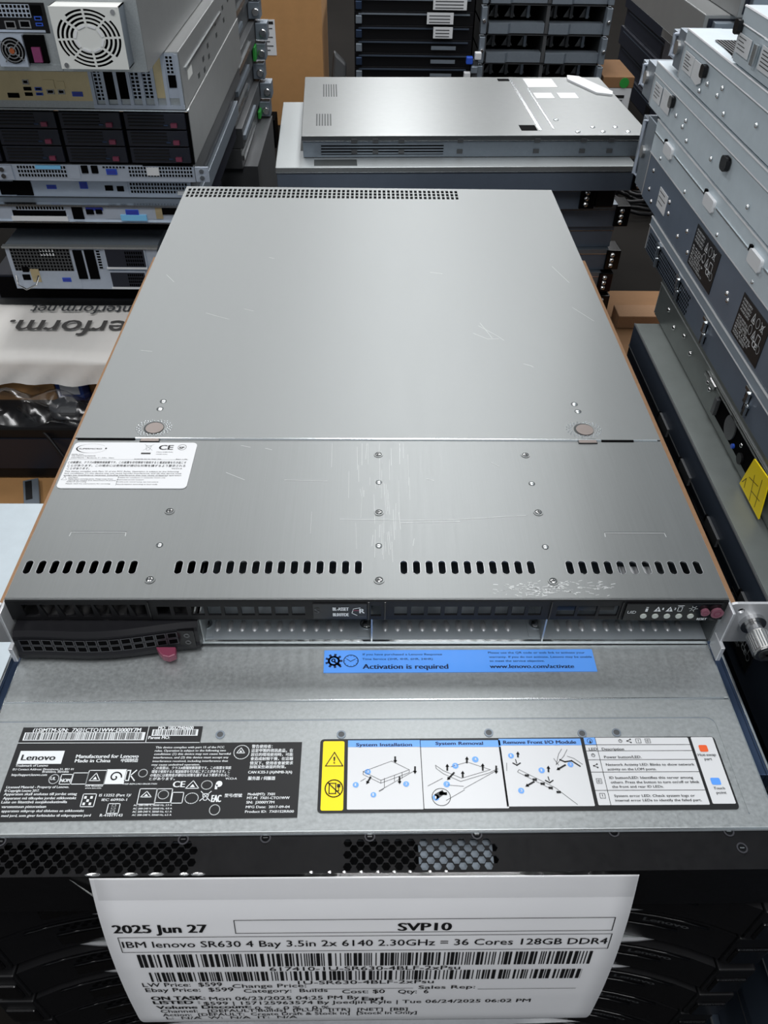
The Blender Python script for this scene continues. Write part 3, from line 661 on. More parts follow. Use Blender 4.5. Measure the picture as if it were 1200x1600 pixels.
for x, r_, z in ((.2047, .0028, -.0082), (.2122, .0040, -.0088)):
    k = MB(); k.cyl((x, -.0038, z), r_, .0024, 'y', 'pinkbtn', 20, r_ * .85); k.ring((x, -.0051, z), r_ * .45, r_ * .6, .0003, 'y', 'burg', 16)
    k.build('push_button', cpo, smooth=False)
# bay floor
for x0 in (-.0985, .0100, .1185):
    for i in range(11): dm = MB(); dm.dome((x0 + .0080 * i + (.004 if x0 > .1 else 0), .0135, -.0428), .0022, .0048, .0014, 'earm', 12, 3).build('bay_dimple', T, smooth=True)
for x in (-.1055, .0012, .1105, -.1090):
    MB().box(x - .0005, x + .0005, .001, .128, -.0427, -.0190, 'galv').build('bay_divider', T)
for x in (-.1065, -.0020, .1085):
    s = MB(); s.box(x - .006, x + .006, .004, .022, -.0427, -.0420, 'bayz'); s.ring((x, .0145, -.0420), .0034, .0044, .0008, 'z', 'bright', 18); s.dome((x, .0145, -.0420), .0032, .0032, .0016, 'chrome', 14, 3)
    s.build('bay_screw', T)
for q, m_ in (((.1600, .1835, .0255, .0335, -.020, -.0075), 'white'), ((-.1090, -.1050, .020, .026, -.030, -.010), 'chrome'), ((-.200, -.19, .022, .03, -.02, -.012), 'greyd')): MB().box(*q, m_).build('internal_connector', T)
# drive carrier, curved black face standing proud of the left bay
def carrier_y(x):
    t = (x + .2175) / .1110
    return -.0145 + .0075 * t + .0020 * math.cos(t * math.pi * 2.0)
N = 28; XS = [-.2165 + (.2165 - .1062) * i / N for i in range(N + 1)]
c = MB()
vs = []; fs = []
prof = [(.010, -.0192), (.0035, -.0196), (.0008, -.0222), (0, -.0250), (0, -.0352), (-.0012, -.0372), (-.0014, -.0402), (.0015, -.0418), (.012, -.0418)]
for x in XS:
    for dy, z in prof: vs.append((x, carrier_y(x) + dy if dy < .009 else .004, z - (0 if x > -.2 else .0)))
m_ = len(prof)
for i in range(N):
    for j in range(m_): fs.append((i * m_ + j, (i + 1) * m_ + j, (i + 1) * m_ + (j + 1) % m_, i * m_ + (j + 1) % m_))
fs += [list(range(m_)), [N * m_ + j for j in range(m_)][::-1]]
c.add(vs, fs, 'carrier'); c.box(-.2150, -.1075, .004, .120, -.0415, -.0200, 'blackm')
car = c.build('drive_carrier', T, smooth=False)
gm = MB()
for i in range(14):
    for j in range(2):
        x0 = -.2130 + .0068 * i; x1 = x0 + .0056; z1 = -.0240 - .0058 * j; z0 = z1 - .0046; o_ = -.0003
        gm.add([(x0, carrier_y(x0) + o_, z0), (x1, carrier_y(x1) + o_, z0), (x1, carrier_y(x1) + o_, z1), (x0, carrier_y(x0) + o_, z1)], [(0, 1, 2, 3)], 'dark')
        st = [(x0, z0), (x1, z0), (x1, z1), (x0, z1)]
        stroke(gm, st, .0007, 'carrierd', lambda x, z: (x, carrier_y(x) - .0005, z), True)
gm.build('mesh_grille', car)
lv = MB(); lv.prism([(-.1330, -.0090), (-.1205, -.0090), (-.1195, -.0150), (-.1235, -.0172), (-.1275, -.0160), (-.1300, -.0135)], -.0405, -.0350, 'burg'); tag(lv.build('release_lever', car, bevel=.0008), 'burgundy release lever')
lk = MB(); lk.box(-.1185, -.1085, carrier_y(-.113) - .0012, .0, -.0385, -.0225, 'gloss')
for zz in (-.0270, -.0335): lk.ring((-.1130, carrier_y(-.113) - .0016, zz), .0010, .0019, .0005, 'y', 'greyd', 14)
lk.build('status_window', car, bevel=.0008)
# rack ears with thumbscrews
for s in (-1, 1):
    e = MB(); X = Matrix.Scale(-1, 4, (1, 0, 0)) if s < 0 else Matrix()
    sgn = lambda P: P
    e.box(.2185, .2203, -.010, .060, -.0412, -.0030, 'earm', X)
    pl = plate(rrect(.2195, .2605, -.0400, -.0035, .005, 5), [ngon(.2285, -.010, .0022, 12)], .0018)
    e.mesh(pl, 'earm', X @ Matrix.Translation((0, -.0006, 0)) @ RX90)
    e.prism([(.2178, -.0150), (.2205, -.0150), (.2205, -.002), (.2178, -.002)], -.0425, -.0300, 'earm', X)
    ear = e.build('rack_ear', T, bevel=.0004)
    t = MB(); c0 = (.2385, -.0050, -.0205)
    t.ring((c0[0], -.0045, c0[2]), .0048, .0078, .0030, 'y', 'chrome', 24, X); t.cyl((c0[0], -.0085, c0[2]), .0046, .010, 'y', 'chrome', 20, None, X)
    t.cyl((c0[0], -.0190, c0[2]), .0074, .0135, 'y', 'knurl', 30, .0074, X); t.cyl((c0[0], -.0262, c0[2]), .0066, .0012, 'y', 'chrome', 24, None, X)
    t.cyl((c0[0], -.0268, c0[2]), .0046, .0006, 'y', 'shade', 20, None, X)
    for a in (0.6, 2.17): t.box(-.0034, .0034, -.0003, .0003, -.0007, .0007, 'ink', X @ Matrix.Translation((c0[0], -.0273, c0[2])) @ Matrix.Rotation(a, 4, 'Y'))
    for a in range(30):
        an = 2 * math.pi * a / 30; t.box(c0[0] + .0073 * math.cos(an) - .0003, c0[0] + .0073 * math.cos(an) + .0003, -.0252, -.0132, c0[2] + .0073 * math.sin(an) - .0003, c0[2] + .0073 * math.sin(an) + .0003, 'chrome', X)
    t.build('thumbscrew', ear)
# cardboard sheet between the two servers
cb = MB(); cb.box(-.2464, .2479, .032, .552, -.0466, -.0437, 'cardedge')
tag(cb.build('cardboard_sheet'), 'thin brown cardboard sheet under the top server, its edges showing at both sides', 'cardboard')

# ---------------------------------------------------------------- second server with black label and instruction sticker
def lz(z): return lambda x, y: (x / 1000, (y - .0043 * x) / 1000, z)
ZL = -.0445
L = empty('rack_server', (0, 0.0, -.0895), 'silver rack server under the slotted one, blue sticker, black label and instruction sticker on lid', 'server', rz=0.0)
b = MB(); b.box(-.2165, .2165, -.123, .60, -.0890, -.0475, 'galvd'); b.box(-.2255, -.2180, -.090, .60, -.0890, -.0500, 'rail'); b.box(.2180, .2255, -.090, .60, -.0890, -.0500, 'rail')
b.box(.2255, .2272, -.095, .60, -.0890, -.0470, 'bright'); b.box(-.2272, -.2255, -.095, .60, -.0890, -.0470, 'bright')
b.build('chassis', L, bevel=.0004)
cv = MB(); cv.box(-.2185, .2185, -.0415, .60, -.0475, ZL - .0024, 'galv'); cv.build('rear_cover', L, bevel=.0006)
cv2 = MB(); cv2.box(-.2185, .2185, -.1236, -.0425, -.0475, ZL, 'galv'); fc = cv2.build('front_cover', L, bevel=.0008)
cv3 = MB(); cv3.box(-.2185, .2185, -.0418, -.0012, -.0475, ZL - .0002, 'galv'); cv3.build('front_cover_rear_panel', L, bevel=.0005)
ed = MB(); ed.tube([(-.2175, -.0421, ZL), (.2150, -.0421, ZL)], .0008, 'bright', 6); ed.tube([(-.2185, -.1236, ZL - .0009), (.2185, -.1236, ZL - .0009)], .0010, 'bright', 6)
ed.tube([(-.2182, -.1236, ZL - .0006), (-.2182, 0, ZL - .0006)], .0006, 'bright', 6); ed.tube([(.2182, -.1236, ZL - .0006), (.2182, 0, ZL - .0006)], .0006, 'bright', 6)
ed.build('folded_edges', fc)
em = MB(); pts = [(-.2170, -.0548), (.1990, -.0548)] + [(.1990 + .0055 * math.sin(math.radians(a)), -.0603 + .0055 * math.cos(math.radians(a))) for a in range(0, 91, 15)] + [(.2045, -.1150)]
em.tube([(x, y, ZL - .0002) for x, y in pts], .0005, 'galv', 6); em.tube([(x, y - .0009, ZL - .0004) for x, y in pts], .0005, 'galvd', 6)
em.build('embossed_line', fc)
for x, y in ((-.0868, -.0650), (-.0168, -.0655), (.0690, -.0650), (.1438, -.0655), (.1235, -.0660)):
    s = MB(); s.cyl((x, y, ZL), .0024, .0005, 'z', 'greyd', 16); s.ring((x, y, ZL), .0018, .0027, .0005, 'z', 'galvd', 16); s.build('cover_screw', L)
# stickers
bl = MB(); bl.box(-.0288, .1419, -.0222, -.0050, ZL, ZL + .0004, 'lblue'); blo = bl.build('activation_sticker', L); tag(blo, 'bright blue sticker with dark print')
pr = MB(); mp = lz(ZL + .0005)
for s, x, y, w, h in BLUE_TEXT: put(pr, s, x, y, w, h, 'lnavy', mp, 1 if h > 1.6 else .5)
cx, cy = -22.6, -13.4
for a in range(9): q = 2 * math.pi * a / 9; stroke(pr, [(cx + 3.2 * math.cos(q), cy + 3.2 * math.sin(q)), (cx + 4.7 * math.cos(q), cy + 4.7 * math.sin(q))], 1.5, 'lnavy', mp)
stroke(pr, ngon(cx, cy, 3.1, 22), 1.2, 'lnavy', mp, True); stroke(pr, ngon(cx - .3, cy + .4, 1.0, 12), .7, 'lnavy', mp, True); stroke(pr, [(cx + .6, cy - .8), (cx + 4.2, cy - 4.2)], 1.3, 'lnavy', mp)
cx = -11.9; stroke(pr, ngon(cx, cy, 4.5, 26), .5, 'lnavy', mp, True); stroke(pr, [(cx - 2.6, cy + 1.4), (cx - .2, cy - .4), (cx + 2.6, cy + 1.3)], .45, 'lnavy', mp)
for a in range(12): q = math.pi * a / 6; stroke(pr, [(cx + 3.6 * math.cos(q), cy + 3.6 * math.sin(q)), (cx + 4.1 * math.cos(q), cy + 4.1 * math.sin(q))], .25, 'lnavy', mp)
pr.build('printing', blo)
k = MB(); k.prism([(-.2010, -.0595), (-.0975, -.0595), (-.0975, -.0703), (-.0392, -.0703), (-.0392, -.1155), (-.2010, -.1165)], ZL, ZL + .0004, 'lblack')
ko = k.build('identification_label', L); tag(ko, 'large black label with white print and barcodes')
pr = MB(); mp = lz(ZL + .0005); mp2 = lz(ZL + .0007)
for kk, x0, y0, x1, y1 in BLACK_MARKS:
    if kk == 'bar': fill(pr, rect2(x0, y0, x1, y1), 'lwhite', mp); bars(pr, x0 + 1, y0 + .4, x1 - 1, y1 - .4, 'ink', mp2, .26)
    elif kk == 'lenovobox': fill(pr, rect2(x0, y0, x1, y1), 'lwhite', mp)
    elif kk == 'line0': stroke(pr, [(-201, -70.6), (-98, -70.6)], .35, 'lwhite', mp)
    elif kk == 'vline': stroke(pr, [(-128.6, -70.6), (-128.6, -59.8)], .35, 'lwhite', mp)
    else: mark(pr, kk, x0, y0, x1, y1, 'lwhite', mp2 if kk == 'S' else mp, .42)
for s, x, y, w, h in BLACK_TEXT:
    dk = s == 'Lenovo'; put(pr, s, x, y, w, h, 'lblack' if dk else 'lwhite', mp2 if dk else mp, 1 if h > 1.9 else .85)
pr.build('printing', ko)
w = MB(); w.prism(rrect(-.0287, .2002, -.1128, -.0682, .0022, 4), ZL, ZL + .0004, 'lblack', Matrix.Rotation(.0043, 4, 'Z') @ Matrix.Translation((0, -.0004, 0)) @ Matrix.Rotation(-.0043, 4, 'Z'))
wo = w.build('instruction_sticker', L); tag(wo, 'wide white instruction sticker framed in black')
pr = MB(); mp = lz(ZL + .0005); mp2 = lz(ZL + .0007)
for kk, x0, y0, x1, y1 in DIAG_MARKS1 + DIAG_MARKS2:
    if kk == 'yellow': fill(pr, rrect(x0, x1, y0, y1, 1, 3), 'yellow', mp)
    elif kk in ('white1', 'white2', 'white3', 'table', 'keys'):
        fill(pr, rrect(x0, x1, y0, y1, .6, 3), 'white', mp)
        if kk[-1] in '123': fill(pr, rect2(x0, y1 - 4.3, x1, y1), 'lblueh', mp2); 
        if kk in ('white2', 'white3'): stroke(pr, [(x0, y0), (x0, y1)], .35, 'ink', mp2)
        if kk == 'table':
            fill(pr, rect2(x0, y1 - 4.6, x0 + 6.6, y1), 'lblueh', mp2); ys = [y1 - 4.7, y1 - 8.6, y1 - 14.2, y1 - 21.8, y1 - 32.8]
            for q in ys: stroke(pr, [(x0, q), (x1, q)], .28, 'ink', mp2)
            stroke(pr, [(x0 + 6.7, y0), (x0 + 6.7, y1)], .28, 'ink', mp2); mp3 = lz(ZL + .0008)
            cx = x0 + 3.3
            for cx_, cy_ in ((cx, ys[1] - 2.8), (x0 + 21, y1 - 2.3)): stroke(pr, ngon(cx_, cy_, .95, 12), .25, 'ink', mp3, True); stroke(pr, [(cx_, cy_), (cx_, cy_ + 1)], .25, 'ink', mp3)
            for cx_, cy_ in ((cx, ys[2] - 3.8), (x0 + 26, y1 - 2.3)):
                stroke(pr, [(cx_ + 1, cy_ + 1), (cx_ - 1, cy_), (cx_ + 1, cy_ - 1)], .3, 'ink', mp3)
                for a, c_ in ((1, 1), (-1, 0), (1, -1)): fill(pr, disc2(cx_ + a, cy_ + c_, .45, 8), 'ink', mp3)
            for cx_, cy_, t in ((cx, ys[3] - 5.5, 'ID'), (cx, ys[4] - 3.2, '!'), (x0 + 31.5, y1 - 2.3, '!'), (x0 + 37, y1 - 2.3, 'ID')):
                stroke(pr, rect2(cx_ - 1.4, cy_ - 1.4, cx_ + 1.4, cy_ + 1.4), .22, 'ink', mp3, True); put(pr, t, cx_ - (.7 if t == 'ID' else .2), cy_ - .8, 1.4 if t == 'ID' else .4, 1.6, 'ink', mp3, 0)
            stroke(pr, ngon(x0 + 3.2, y1 - 2.3, 1.5, 16), .25, 'ink', mp3, True)
    elif kk == 'triw': stroke(pr, [(x0, y0), (x1, y0), ((x0 + x1) / 2, y1)], .5, 'ink', mp2, True)
    elif kk == 'noplug':
        cx, cy, r_ = (x0 + x1) / 2, (y0 + y1) / 2, (x1 - x0) / 2; stroke(pr, ngon(cx, cy, r_, 26, 0, 1.05), .6, 'ink', mp2, True); stroke(pr, [(cx - r_ * .7, cy + r_ * .7), (cx + r_ * .7, cy - r_ * .7)], .6, 'ink', mp2)
        stroke(pr, rect2(cx - 2.6, cy - 3, cx + 1, cy + 3), .55, 'ink', mp2, True); stroke(pr, [(cx + 1.2, cy - 1.5), (cx + 2.6, cy - 1.5), (cx + 2.6, cy + 1)], .5, 'ink', mp2); fill(pr, rect2(cx + 1.7, cy + .6, cx + 3.5, cy + 2.6), 'ink', mp2)
    elif kk in ('orange', 'blue'): fill(pr, rrect(x0, x1, y0, y1, .8, 3), 'orange' if kk == 'orange' else 'lblue', mp2)
    else: mark(pr, kk, x0, y0, x1, y1, 'ink', mp2, .3)
for l in ART_LINES: stroke(pr, l, .22, 'ink', mp2)
for ax, ay, bx, by in ART_ARROWS:
    dx, dy = bx - ax, by - ay; Ln = math.hypot(dx, dy); ux, uy = dx / Ln, dy / Ln
    stroke(pr, [(ax, ay), (bx - ux * 1.6, by - uy * 1.6)], 1.0, 'ink', mp2); fill(pr, [(bx, by), (bx - ux * 1.9 - uy * 1.1, by - uy * 1.9 + ux * 1.1), (bx - ux * 1.9 + uy * 1.1, by - uy * 1.9 - ux * 1.1)], 'ink', mp2)
for cx, cy, rr in ((-3.0 + 3.6 + 22.6, -104.0, 5.4),): pass
stroke(pr, ngon(38.5, -104.6, 5.0, 26), .3, 'ink', mp2, True); fill(pr, [(34.8, -103), (39.5, -100.5), (40.2, -103), (35.5, -106.5)], 'inkg', mp2); fill(pr, rect2(37.5, -103.5, 41.8, -101.8), 'ink', mp2)
for x, y in ((82.5, -84.5), (99.2, -95.2)): stroke(pr, [(x - 2, y), (x, y - 1.3), (x + 2, y)], .7, 'ink', mp2); stroke(pr, [(x, y), (x - .3, y + 2.2)], .5, 'ink', mp2)
for i in range(5): fill(pr, rect2(86 + 4.0 * i, -92.8 - 2.5 * i, 88.4 + 4.0 * i, -91.4 - 2.5 * i), 'ink', mp2)
stroke(pr, [(107.5, -82.5), (110, -83.8), (114, -83.2), (118, -86.5)], .8, 'ink', mp2)
mp3 = lz(ZL + .0009)
for s, x, y, w_, h in DIAG_TEXT1 + DIAG_TEXT2:
    if s == '!': x, y, w_, h = -20.8, -84.3, .9, 4.2
    hd = s.startswith(('System I', 'System R', 'Remove')); put(pr, s, x, y, w_, h, 'lnavy' if hd else ('ink' if s in '!i' else 'inkg' if s in ('Hot-swap', 'part', 'Touch', 'point') else 'ink'), mp3, 1 if hd else .3)
DN = [(t, (x0 + x1) / 2, (y0 + y1) / 2) for t, (kk, x0, y0, x1, y1) in zip('113234' '12' '', [q for q in DIAG_MARKS1 if q[0] == 'circ'])] + [(t, (q[1] + q[3]) / 2, (q[2] + q[4]) / 2) for t, q in zip('1123', [q for q in DIAG_MARKS2 if q[0] == 'circ'])]
for t, x, y in DN: put(pr, t, x - .5, y - .8, 1.0 if t != '1' else .6, 1.6, 'white', mp3, 1)
pr.build('printing', wo)
# black nose with honeycomb top
HX = []
def hexes(x0, x1, rows, y0):
    return [ngon(x0 + .0066 * (i + .5 * (j % 2)), y0 - .0031 * j, .00235, 6) for j in range(rows) for i in range(int((x1 - x0) / .0066))]
HX = hexes(-.2140, -.0850, 5, -.1290) + hexes(-.0120, .0680, 5, -.1290)
nb = MB(); nb.mesh(plate(rect2(-.2185, -.1448, .2185, -.1238), HX, .0010), 'blackm', Matrix.Translation((0, 0, -.0462)))
nb.box(-.2185, .2185, -.1448, -.1437, -.0890, -.0467, 'blackm'); nb.box(-.2185, .2185, -.1437, -.1240, -.0560, -.0550, 'dark')
nb.box(.0250, .0640, -.1437, -.1260, -.0549, -.0500, 'galvd')
no = nb.build('front_nose', L)
for x, y in ((-.0980, -.1262), (-.0552, -.1258), (-.0005, -.1256), (.0560, -.1250), (.1290, -.1245), (.1905, -.1248), (.1945, -.1338), (-.1925, -.1262)):
    s = MB(); s.cyl((x, y, -.0458), .0026, .0006, 'z', 'gloss', 16); s.ring((x, y, -.0457), .0021, .0029, .0004, 'z', 'carrierd', 16); s.box(x - .0012, x + .0012, y - .0003, y + .0003, -.0456, -.0452, 'chrome')
    s.build('nose_screw', no)
for s in (-1, 1):
    e = MB(); e.box(*sorted((s * .2185, s * .2420)), -.1440, -.1300, -.0880, -.0470, 'black'); e.build('rack_ear', L, bevel=.002)
L.rotation_euler.z = .0043

# ---------------------------------------------------------------- paper sheet taped to the nose
PR = PAPER_PROFILE
PS = [0.0]
for a, c in zip(PR[:-1], PR[1:]): PS.append(PS[-1] + math.hypot(c[0] - a[0], c[1] - a[1]))
def pap(u, s, off=0.0):
    s = min(max(s, 0), PS[-1] - 1e-6)
    for i in range(len(PS) - 1):
        if s <= PS[i + 1]: break
    t = (s - PS[i]) / (PS[i + 1] - PS[i]); a, c = PR[i], PR[i + 1]; dy, dz = c[0] - a[0], c[1] - a[1]; l_ = math.hypot(dy, dz)
    wave = .0010 * math.sin(u * 22 + 1.0) * math.exp(-((s - .0) / .05) ** 2) * 0
    return (u - .0019 + .0, a[0] + dy * t + dz / l_ * off, a[1] + dz * t - dy / l_ * off - .0)
P = empty('paper_sheet', (0, -.147, -.046), 'white printed price sheet taped to the front of the stack, hanging down in a curve', 'paper')
SM_ = [0, .0015] + [PS[-1] * i / 60 for i in range(1, 61)]
sh = MB(); nu = 24; vs = []; fs = []
for s in SM_:
    for i in range(nu + 1): vs.append(pap(-.1397 + .2794 * i / nu, s))
for j in range(len(SM_) - 1):
    for i in range(nu): a = j * (nu + 1) + i; fs.append((a, a + 1, a + nu + 2, a + nu + 1))
sh.add(vs, fs, 'paper'); so = sh.build('sheet', P, smooth=True)
sd = so.modifiers.new('thickness', 'SOLIDIFY'); sd.thickness = .00012; sd.offset = 1
pr = MB(); pm = lambda x, y: pap(x / 1000, -y / 1000, .0004)
for s, x, y, w, h, bd in PAPER_TEXT: put(pr, s, x, -y, w, h, 'ink', pm, bd if bd else .25)
for x0, y0, x1, y1 in PAPER_BOXES: stroke(pr, rect2(x0, -y1, x1, -y0), .45, 'ink', pm, True)
for x0, y0, x1, y1 in PAPER_BARS:
    x = x0; on = True
    while x < x1:
        w = .62 * random.choice((1, 1, 1, 2, 2, 3.2))
        if on:
            ys = [y0 + (y1 - y0) * i / 5 for i in range(6)]
            for a, c in zip(ys[:-1], ys[1:]): fill(pr, rect2(x, -c, min(x + w, x1), -a), 'ink', pm)
        x += w; on = not on
for x0, y0, x1, y1 in PAPER_RULES: stroke(pr, [(x0, -y1), (x1, -y1)], .4, 'ink', pm)
pr.build('printing', P)
tpb = MB()
def tape_strip(x0, x1, prof):
    n_ = 30; vs = []; fs = []; m_ = len(prof)
    for i in range(n_ + 1):
        for j, (y, z) in enumerate(prof): vs.append((x0 + (x1 - x0) * i / n_, y, z + random.uniform(0, .0003) * (0 < j < m_ - 1) + .0002))
    for i in range(n_):
        for j in range(m_ - 1): fs.append((i * m_ + j, (i + 1) * m_ + j, (i + 1) * m_ + j + 1, i * m_ + j + 1))
    tpb.add(vs, fs, 'tape')
tape_strip(-.1570, .1480, [(-.1262, -.0455), (-.1350, -.0455), (-.1446, -.0456)])
tape_strip(-.1390, .1370, [(-.1446, -.0456), (-.1466, -.0462)] + [pap(0, q, .0008)[1:] for q in (.004, .010, .016)])
tpb.add([(-.1520, -.1460, -.0475), (-.1490, -.1475, -.0468), (-.1400, -.1500, -.0640), (-.1408, -.1480, -.0650)], [(0, 1, 2, 3)], 'flap')
to = tpb.build('clear_tape', P); tag(to, 'glossy clear packing tape')
hl = MB()  # chrome beads paint the glints on the clear tape's wrinkles
for x in (-.121, -.108, -.094, -.140, -.087): hl.dome((x, -.1446, -.0456), .0022 + random.random() * .002, .0010, .0008, 'chrome', 8, 2)
for i in range(9): hl.dome((-.030 + .0085 * i + random.uniform(-.002, .002), -.1442, -.0456), .0012, .0009, .0007, 'chrome', 8, 2)
hl.build('wrinkle_glints', to)

# ---------------------------------------------------------------- the black-fronted servers below, down to the floor
def bez_y(x, e=0.0): return -.1260 - .0195 * (min(abs(x), .2185) / .2185) ** 5.0 + e
def dark_server(label, i):
    z1 = -.0900 - .0446 * i; z0 = z1 - .0440
    t = empty('rack_server', (0, .15, z0), label, 'server', 'black-fronted servers in the front stack')
    b = MB(); b.box(-.2175, .2175, -.128, .58, z0, z1 - .001, 'navy'); b.build('chassis', t)
    l = MB(); l.box(-.2175, .2175, -.1290, .58, z1 - .0010, z1 - .0001, 'galv'); l.prism([(-.205, -.129)] + [(-.19 + .38 * k / 20, -.1290 - .0042 * max(0, 1 - (abs(-.19 + .38 * k / 20) / .19) ** 2) ** .5) for k in range(21)] + [(.205, -.129)], z1 - .0022, z1 - .0002, 'earm'); l.build('top_cover', t)
    n_ = 30; out = [(-.2185 + .437 * k / n_, bez_y(-.2185 + .437 * k / n_)) for k in range(n_ + 1)]
    z = MB(); z.prism(out + [(.2185, -.126), (-.2185, -.126)], z0 + .0015, z1 - .0050, 'black'); bz = z.build('front_bezel', t)
    w = MB()
    for x0, x1 in ((-.190, -.133), (-.129, -.072), (-.068, -.012), (-.008, .048), (.052, .108), (.112, .160)):
        for a, c_ in ((x0, (x0 + x1) / 2), ((x0 + x1) / 2, x1)):
            w.add([(a, bez_y(a) - .0004, z1 - .0370), (c_, bez_y(c_) - .0004, z1 - .0370), (c_, bez_y(c_) - .0004, z1 - .0240), (a, bez_y(a) - .0004, z1 - .0240)], [(0, 1, 2, 3)], 'gloss')
    w.build('drive_windows', bz)
    h = MB()
    for j in range(3):
        for k in range(54):
            x = -.185 + .0062 * (k + .5 * (j % 2)); y = bez_y(x) - .0005; zz = z1 - .0075 - .0040 * j
            h.add([(px_, bez_y(px_) - .0005, pz_) for px_, pz_ in ngon(x, zz, .0021, 6)], [tuple(range(6))], 'dark')
    h.build('vent_holes', bz)
    rd = MB()
    rd.tube([(x, y - .0008, z1 - .0205) for x, y in out[2:-2]], .0009, 'gloss', 6); rd.tube([(x, y - .0006, z1 - .0068) for x, y in out[1:-1]], .0009, 'gloss', 6)
    rd.build('bezel_ribs', bz, smooth=True)
    q = MB(); put(q, 'Lenovo', 168, z1 * 1000 - 15, 26, 5, 'greyd', lambda x, zz: (x / 1000, bez_y(x / 1000) - .0009, zz / 1000), 1); q.build('logo', bz)
    for s in (-1, 1):
        e = MB(); x0, x1 = sorted((s * .2190, s * .2430)); e.box(x0, x1, -.1480, -.1050, z0 + .002, z1 - .003, 'black')
        e.box(x0 + .002, x1 - .002, -.1500, -.1470, z0 + .006, z1 - .016, 'gloss'); ea = e.build('latch_block', t, bevel=.0012)
        if s < 0:
            c_ = MB(); c_.box(-.2330, -.2285, -.1290, -.1150, z1 - .0032, z1 - .0018, 'copper'); tag(c_.build('copper_contact', ea), 'copper strip')
        else:
            c_ = MB(); put(c_, 'SERVICE', 223, z1 * 1000 - 14, 15, 2.4, 'inkg', lambda x, zz: (x / 1000, -.1504, zz / 1000), 0); c_.build('marking', ea)
    return t
ORD = ['first', 'second', 'third', 'fourth', 'fifth', 'sixth', 'seventh', 'eighth', 'ninth', 'tenth', 'eleventh', 'twelfth']
src = dark_server('black-fronted rack server hanging paper covers, %s below the honeycomb-nosed server' % ORD[0], 0)
def copy_tree(o, parent=None):
    c = o.copy(); COL.objects.link(c); WORLD[c.name] = WORLD[o.name]
    if parent: c.parent = parent
    for ch in o.children: copy_tree(ch, c)
    return c
for i in range(1, 12):
    c = copy_tree(src); c.location.z = src.location.z - .0446 * i; c.location.y += random.uniform(-.002, .002)
    c['label'] = 'black-fronted rack server half behind the hanging paper, %s below the honeycomb-nosed server' % ORD[i]
src['label'] = 'black-fronted rack server half behind the hanging paper, first below the honeycomb-nosed server'
src.location.y += 0
# ---------------------------------------------------------------- right stack: servers seen along their left sides
def side_sticker(par, X, y0, y1, z0, z1, rows=5, name='sticker', ink='inkg', base='white'):
    s = MB(); s.box(X - .0006, X, y0, y1, z0, z1, base); so = s.build(name, par)
    p = MB(); mp = lambda u, v: (X - .0008, y1 - u, v); w = y1 - y0; h = z1 - z0
    for i in range(rows):
        zz = z1 - h * (.14 + .78 * i / max(1, rows)); fill(p, rect2(w * .08, zz - h * .05, w * random.uniform(.5, .92), zz), ink, mp)
    p.build('printing', so); return so
def side_label(par, X, y0, y1, z0, z1):
    s = MB(); s.box(X - .0006, X, y0, y1, z0, z1, 'lblack'); so = s.build('regulatory_label', par); tag(so, 'black label with white symbols and print')
    p = MB(); w, h = (y1 - y0) * 1000, (z1 - z0) * 1000; mp = lambda u, v: (X - .0009, y1 - u / 1000, z0 + v / 1000)
    for i in range(7): put(p, random.choice(('RACK SERVER 2U', 'AC 100-240V 50/60Hz', 'MODEL SERIES', 'MADE IN MEXICO', 'R-41019')), w * .06, h * (.06 + .07 * i), w * random.uniform(.35, .62), h * .05, 'lwhite', mp, 0)
    for i in range(4): put(p, 'POWER SUPPLY', w * .06, h * (.62 + .085 * i), w * .34, h * .055, 'lwhite', mp, 0)
    for i, k in enumerate(('tri', 'ring', 'bin', 'ring', 'tri', 'box')):
        cx = w * (.52 + .15 * (i % 3)); cy = h * (.80 - .28 * (i // 3)); mark(p, k, cx - w * .055, cy - h * .11, cx + w * .055, cy + h * .11, 'lwhite', mp, .6)
    put(p, 'CE', w * .70, h * .30, w * .14, h * .14, 'lwhite', mp); mark(p, 'ring', w * .86, h * .28, w * .95, h * .46, 'lwhite', mp, .6)
    p.build('printing', so); return so
def nubs(par, X, pts, m='chrome', r=.0032, name='rivets'):
    for y, z in pts: MB().dome((0, 0, 0), r, r, r * .8, m, 10, 3, Matrix.Translation((X, y, z)) @ Matrix.Rotation(-math.pi / 2, 4, 'Y')).build('rivet', par, smooth=True)
def plug(par, X, y, z, w=.005, h=.011):
    s = MB(); s.prism(rrect(-w, w, -h / 2, h / 2, w * .6, 3), 0, .004, 'gloss', Matrix.Translation((X, y, z)) @ Matrix.Rotation(-math.pi / 2, 4, 'Y') @ Matrix.Rotation(math.pi / 2, 4, 'Z'))
    return s.build('rubber_plug', par)
def spring_clip(par, X, y, z):
    s = MB(); s.box(X - .0025, X, y - .006, y + .006, z - .0015, z + .0015, 'bright'); s.box(X - .0045, X - .0020, y - .006, y - .002, z - .009, z, 'bright'); s.box(X - .0005, X + .0, y - .004, y + .006, z - .010, z - .002, 'dark')
    return s.build('spring_clip', par)
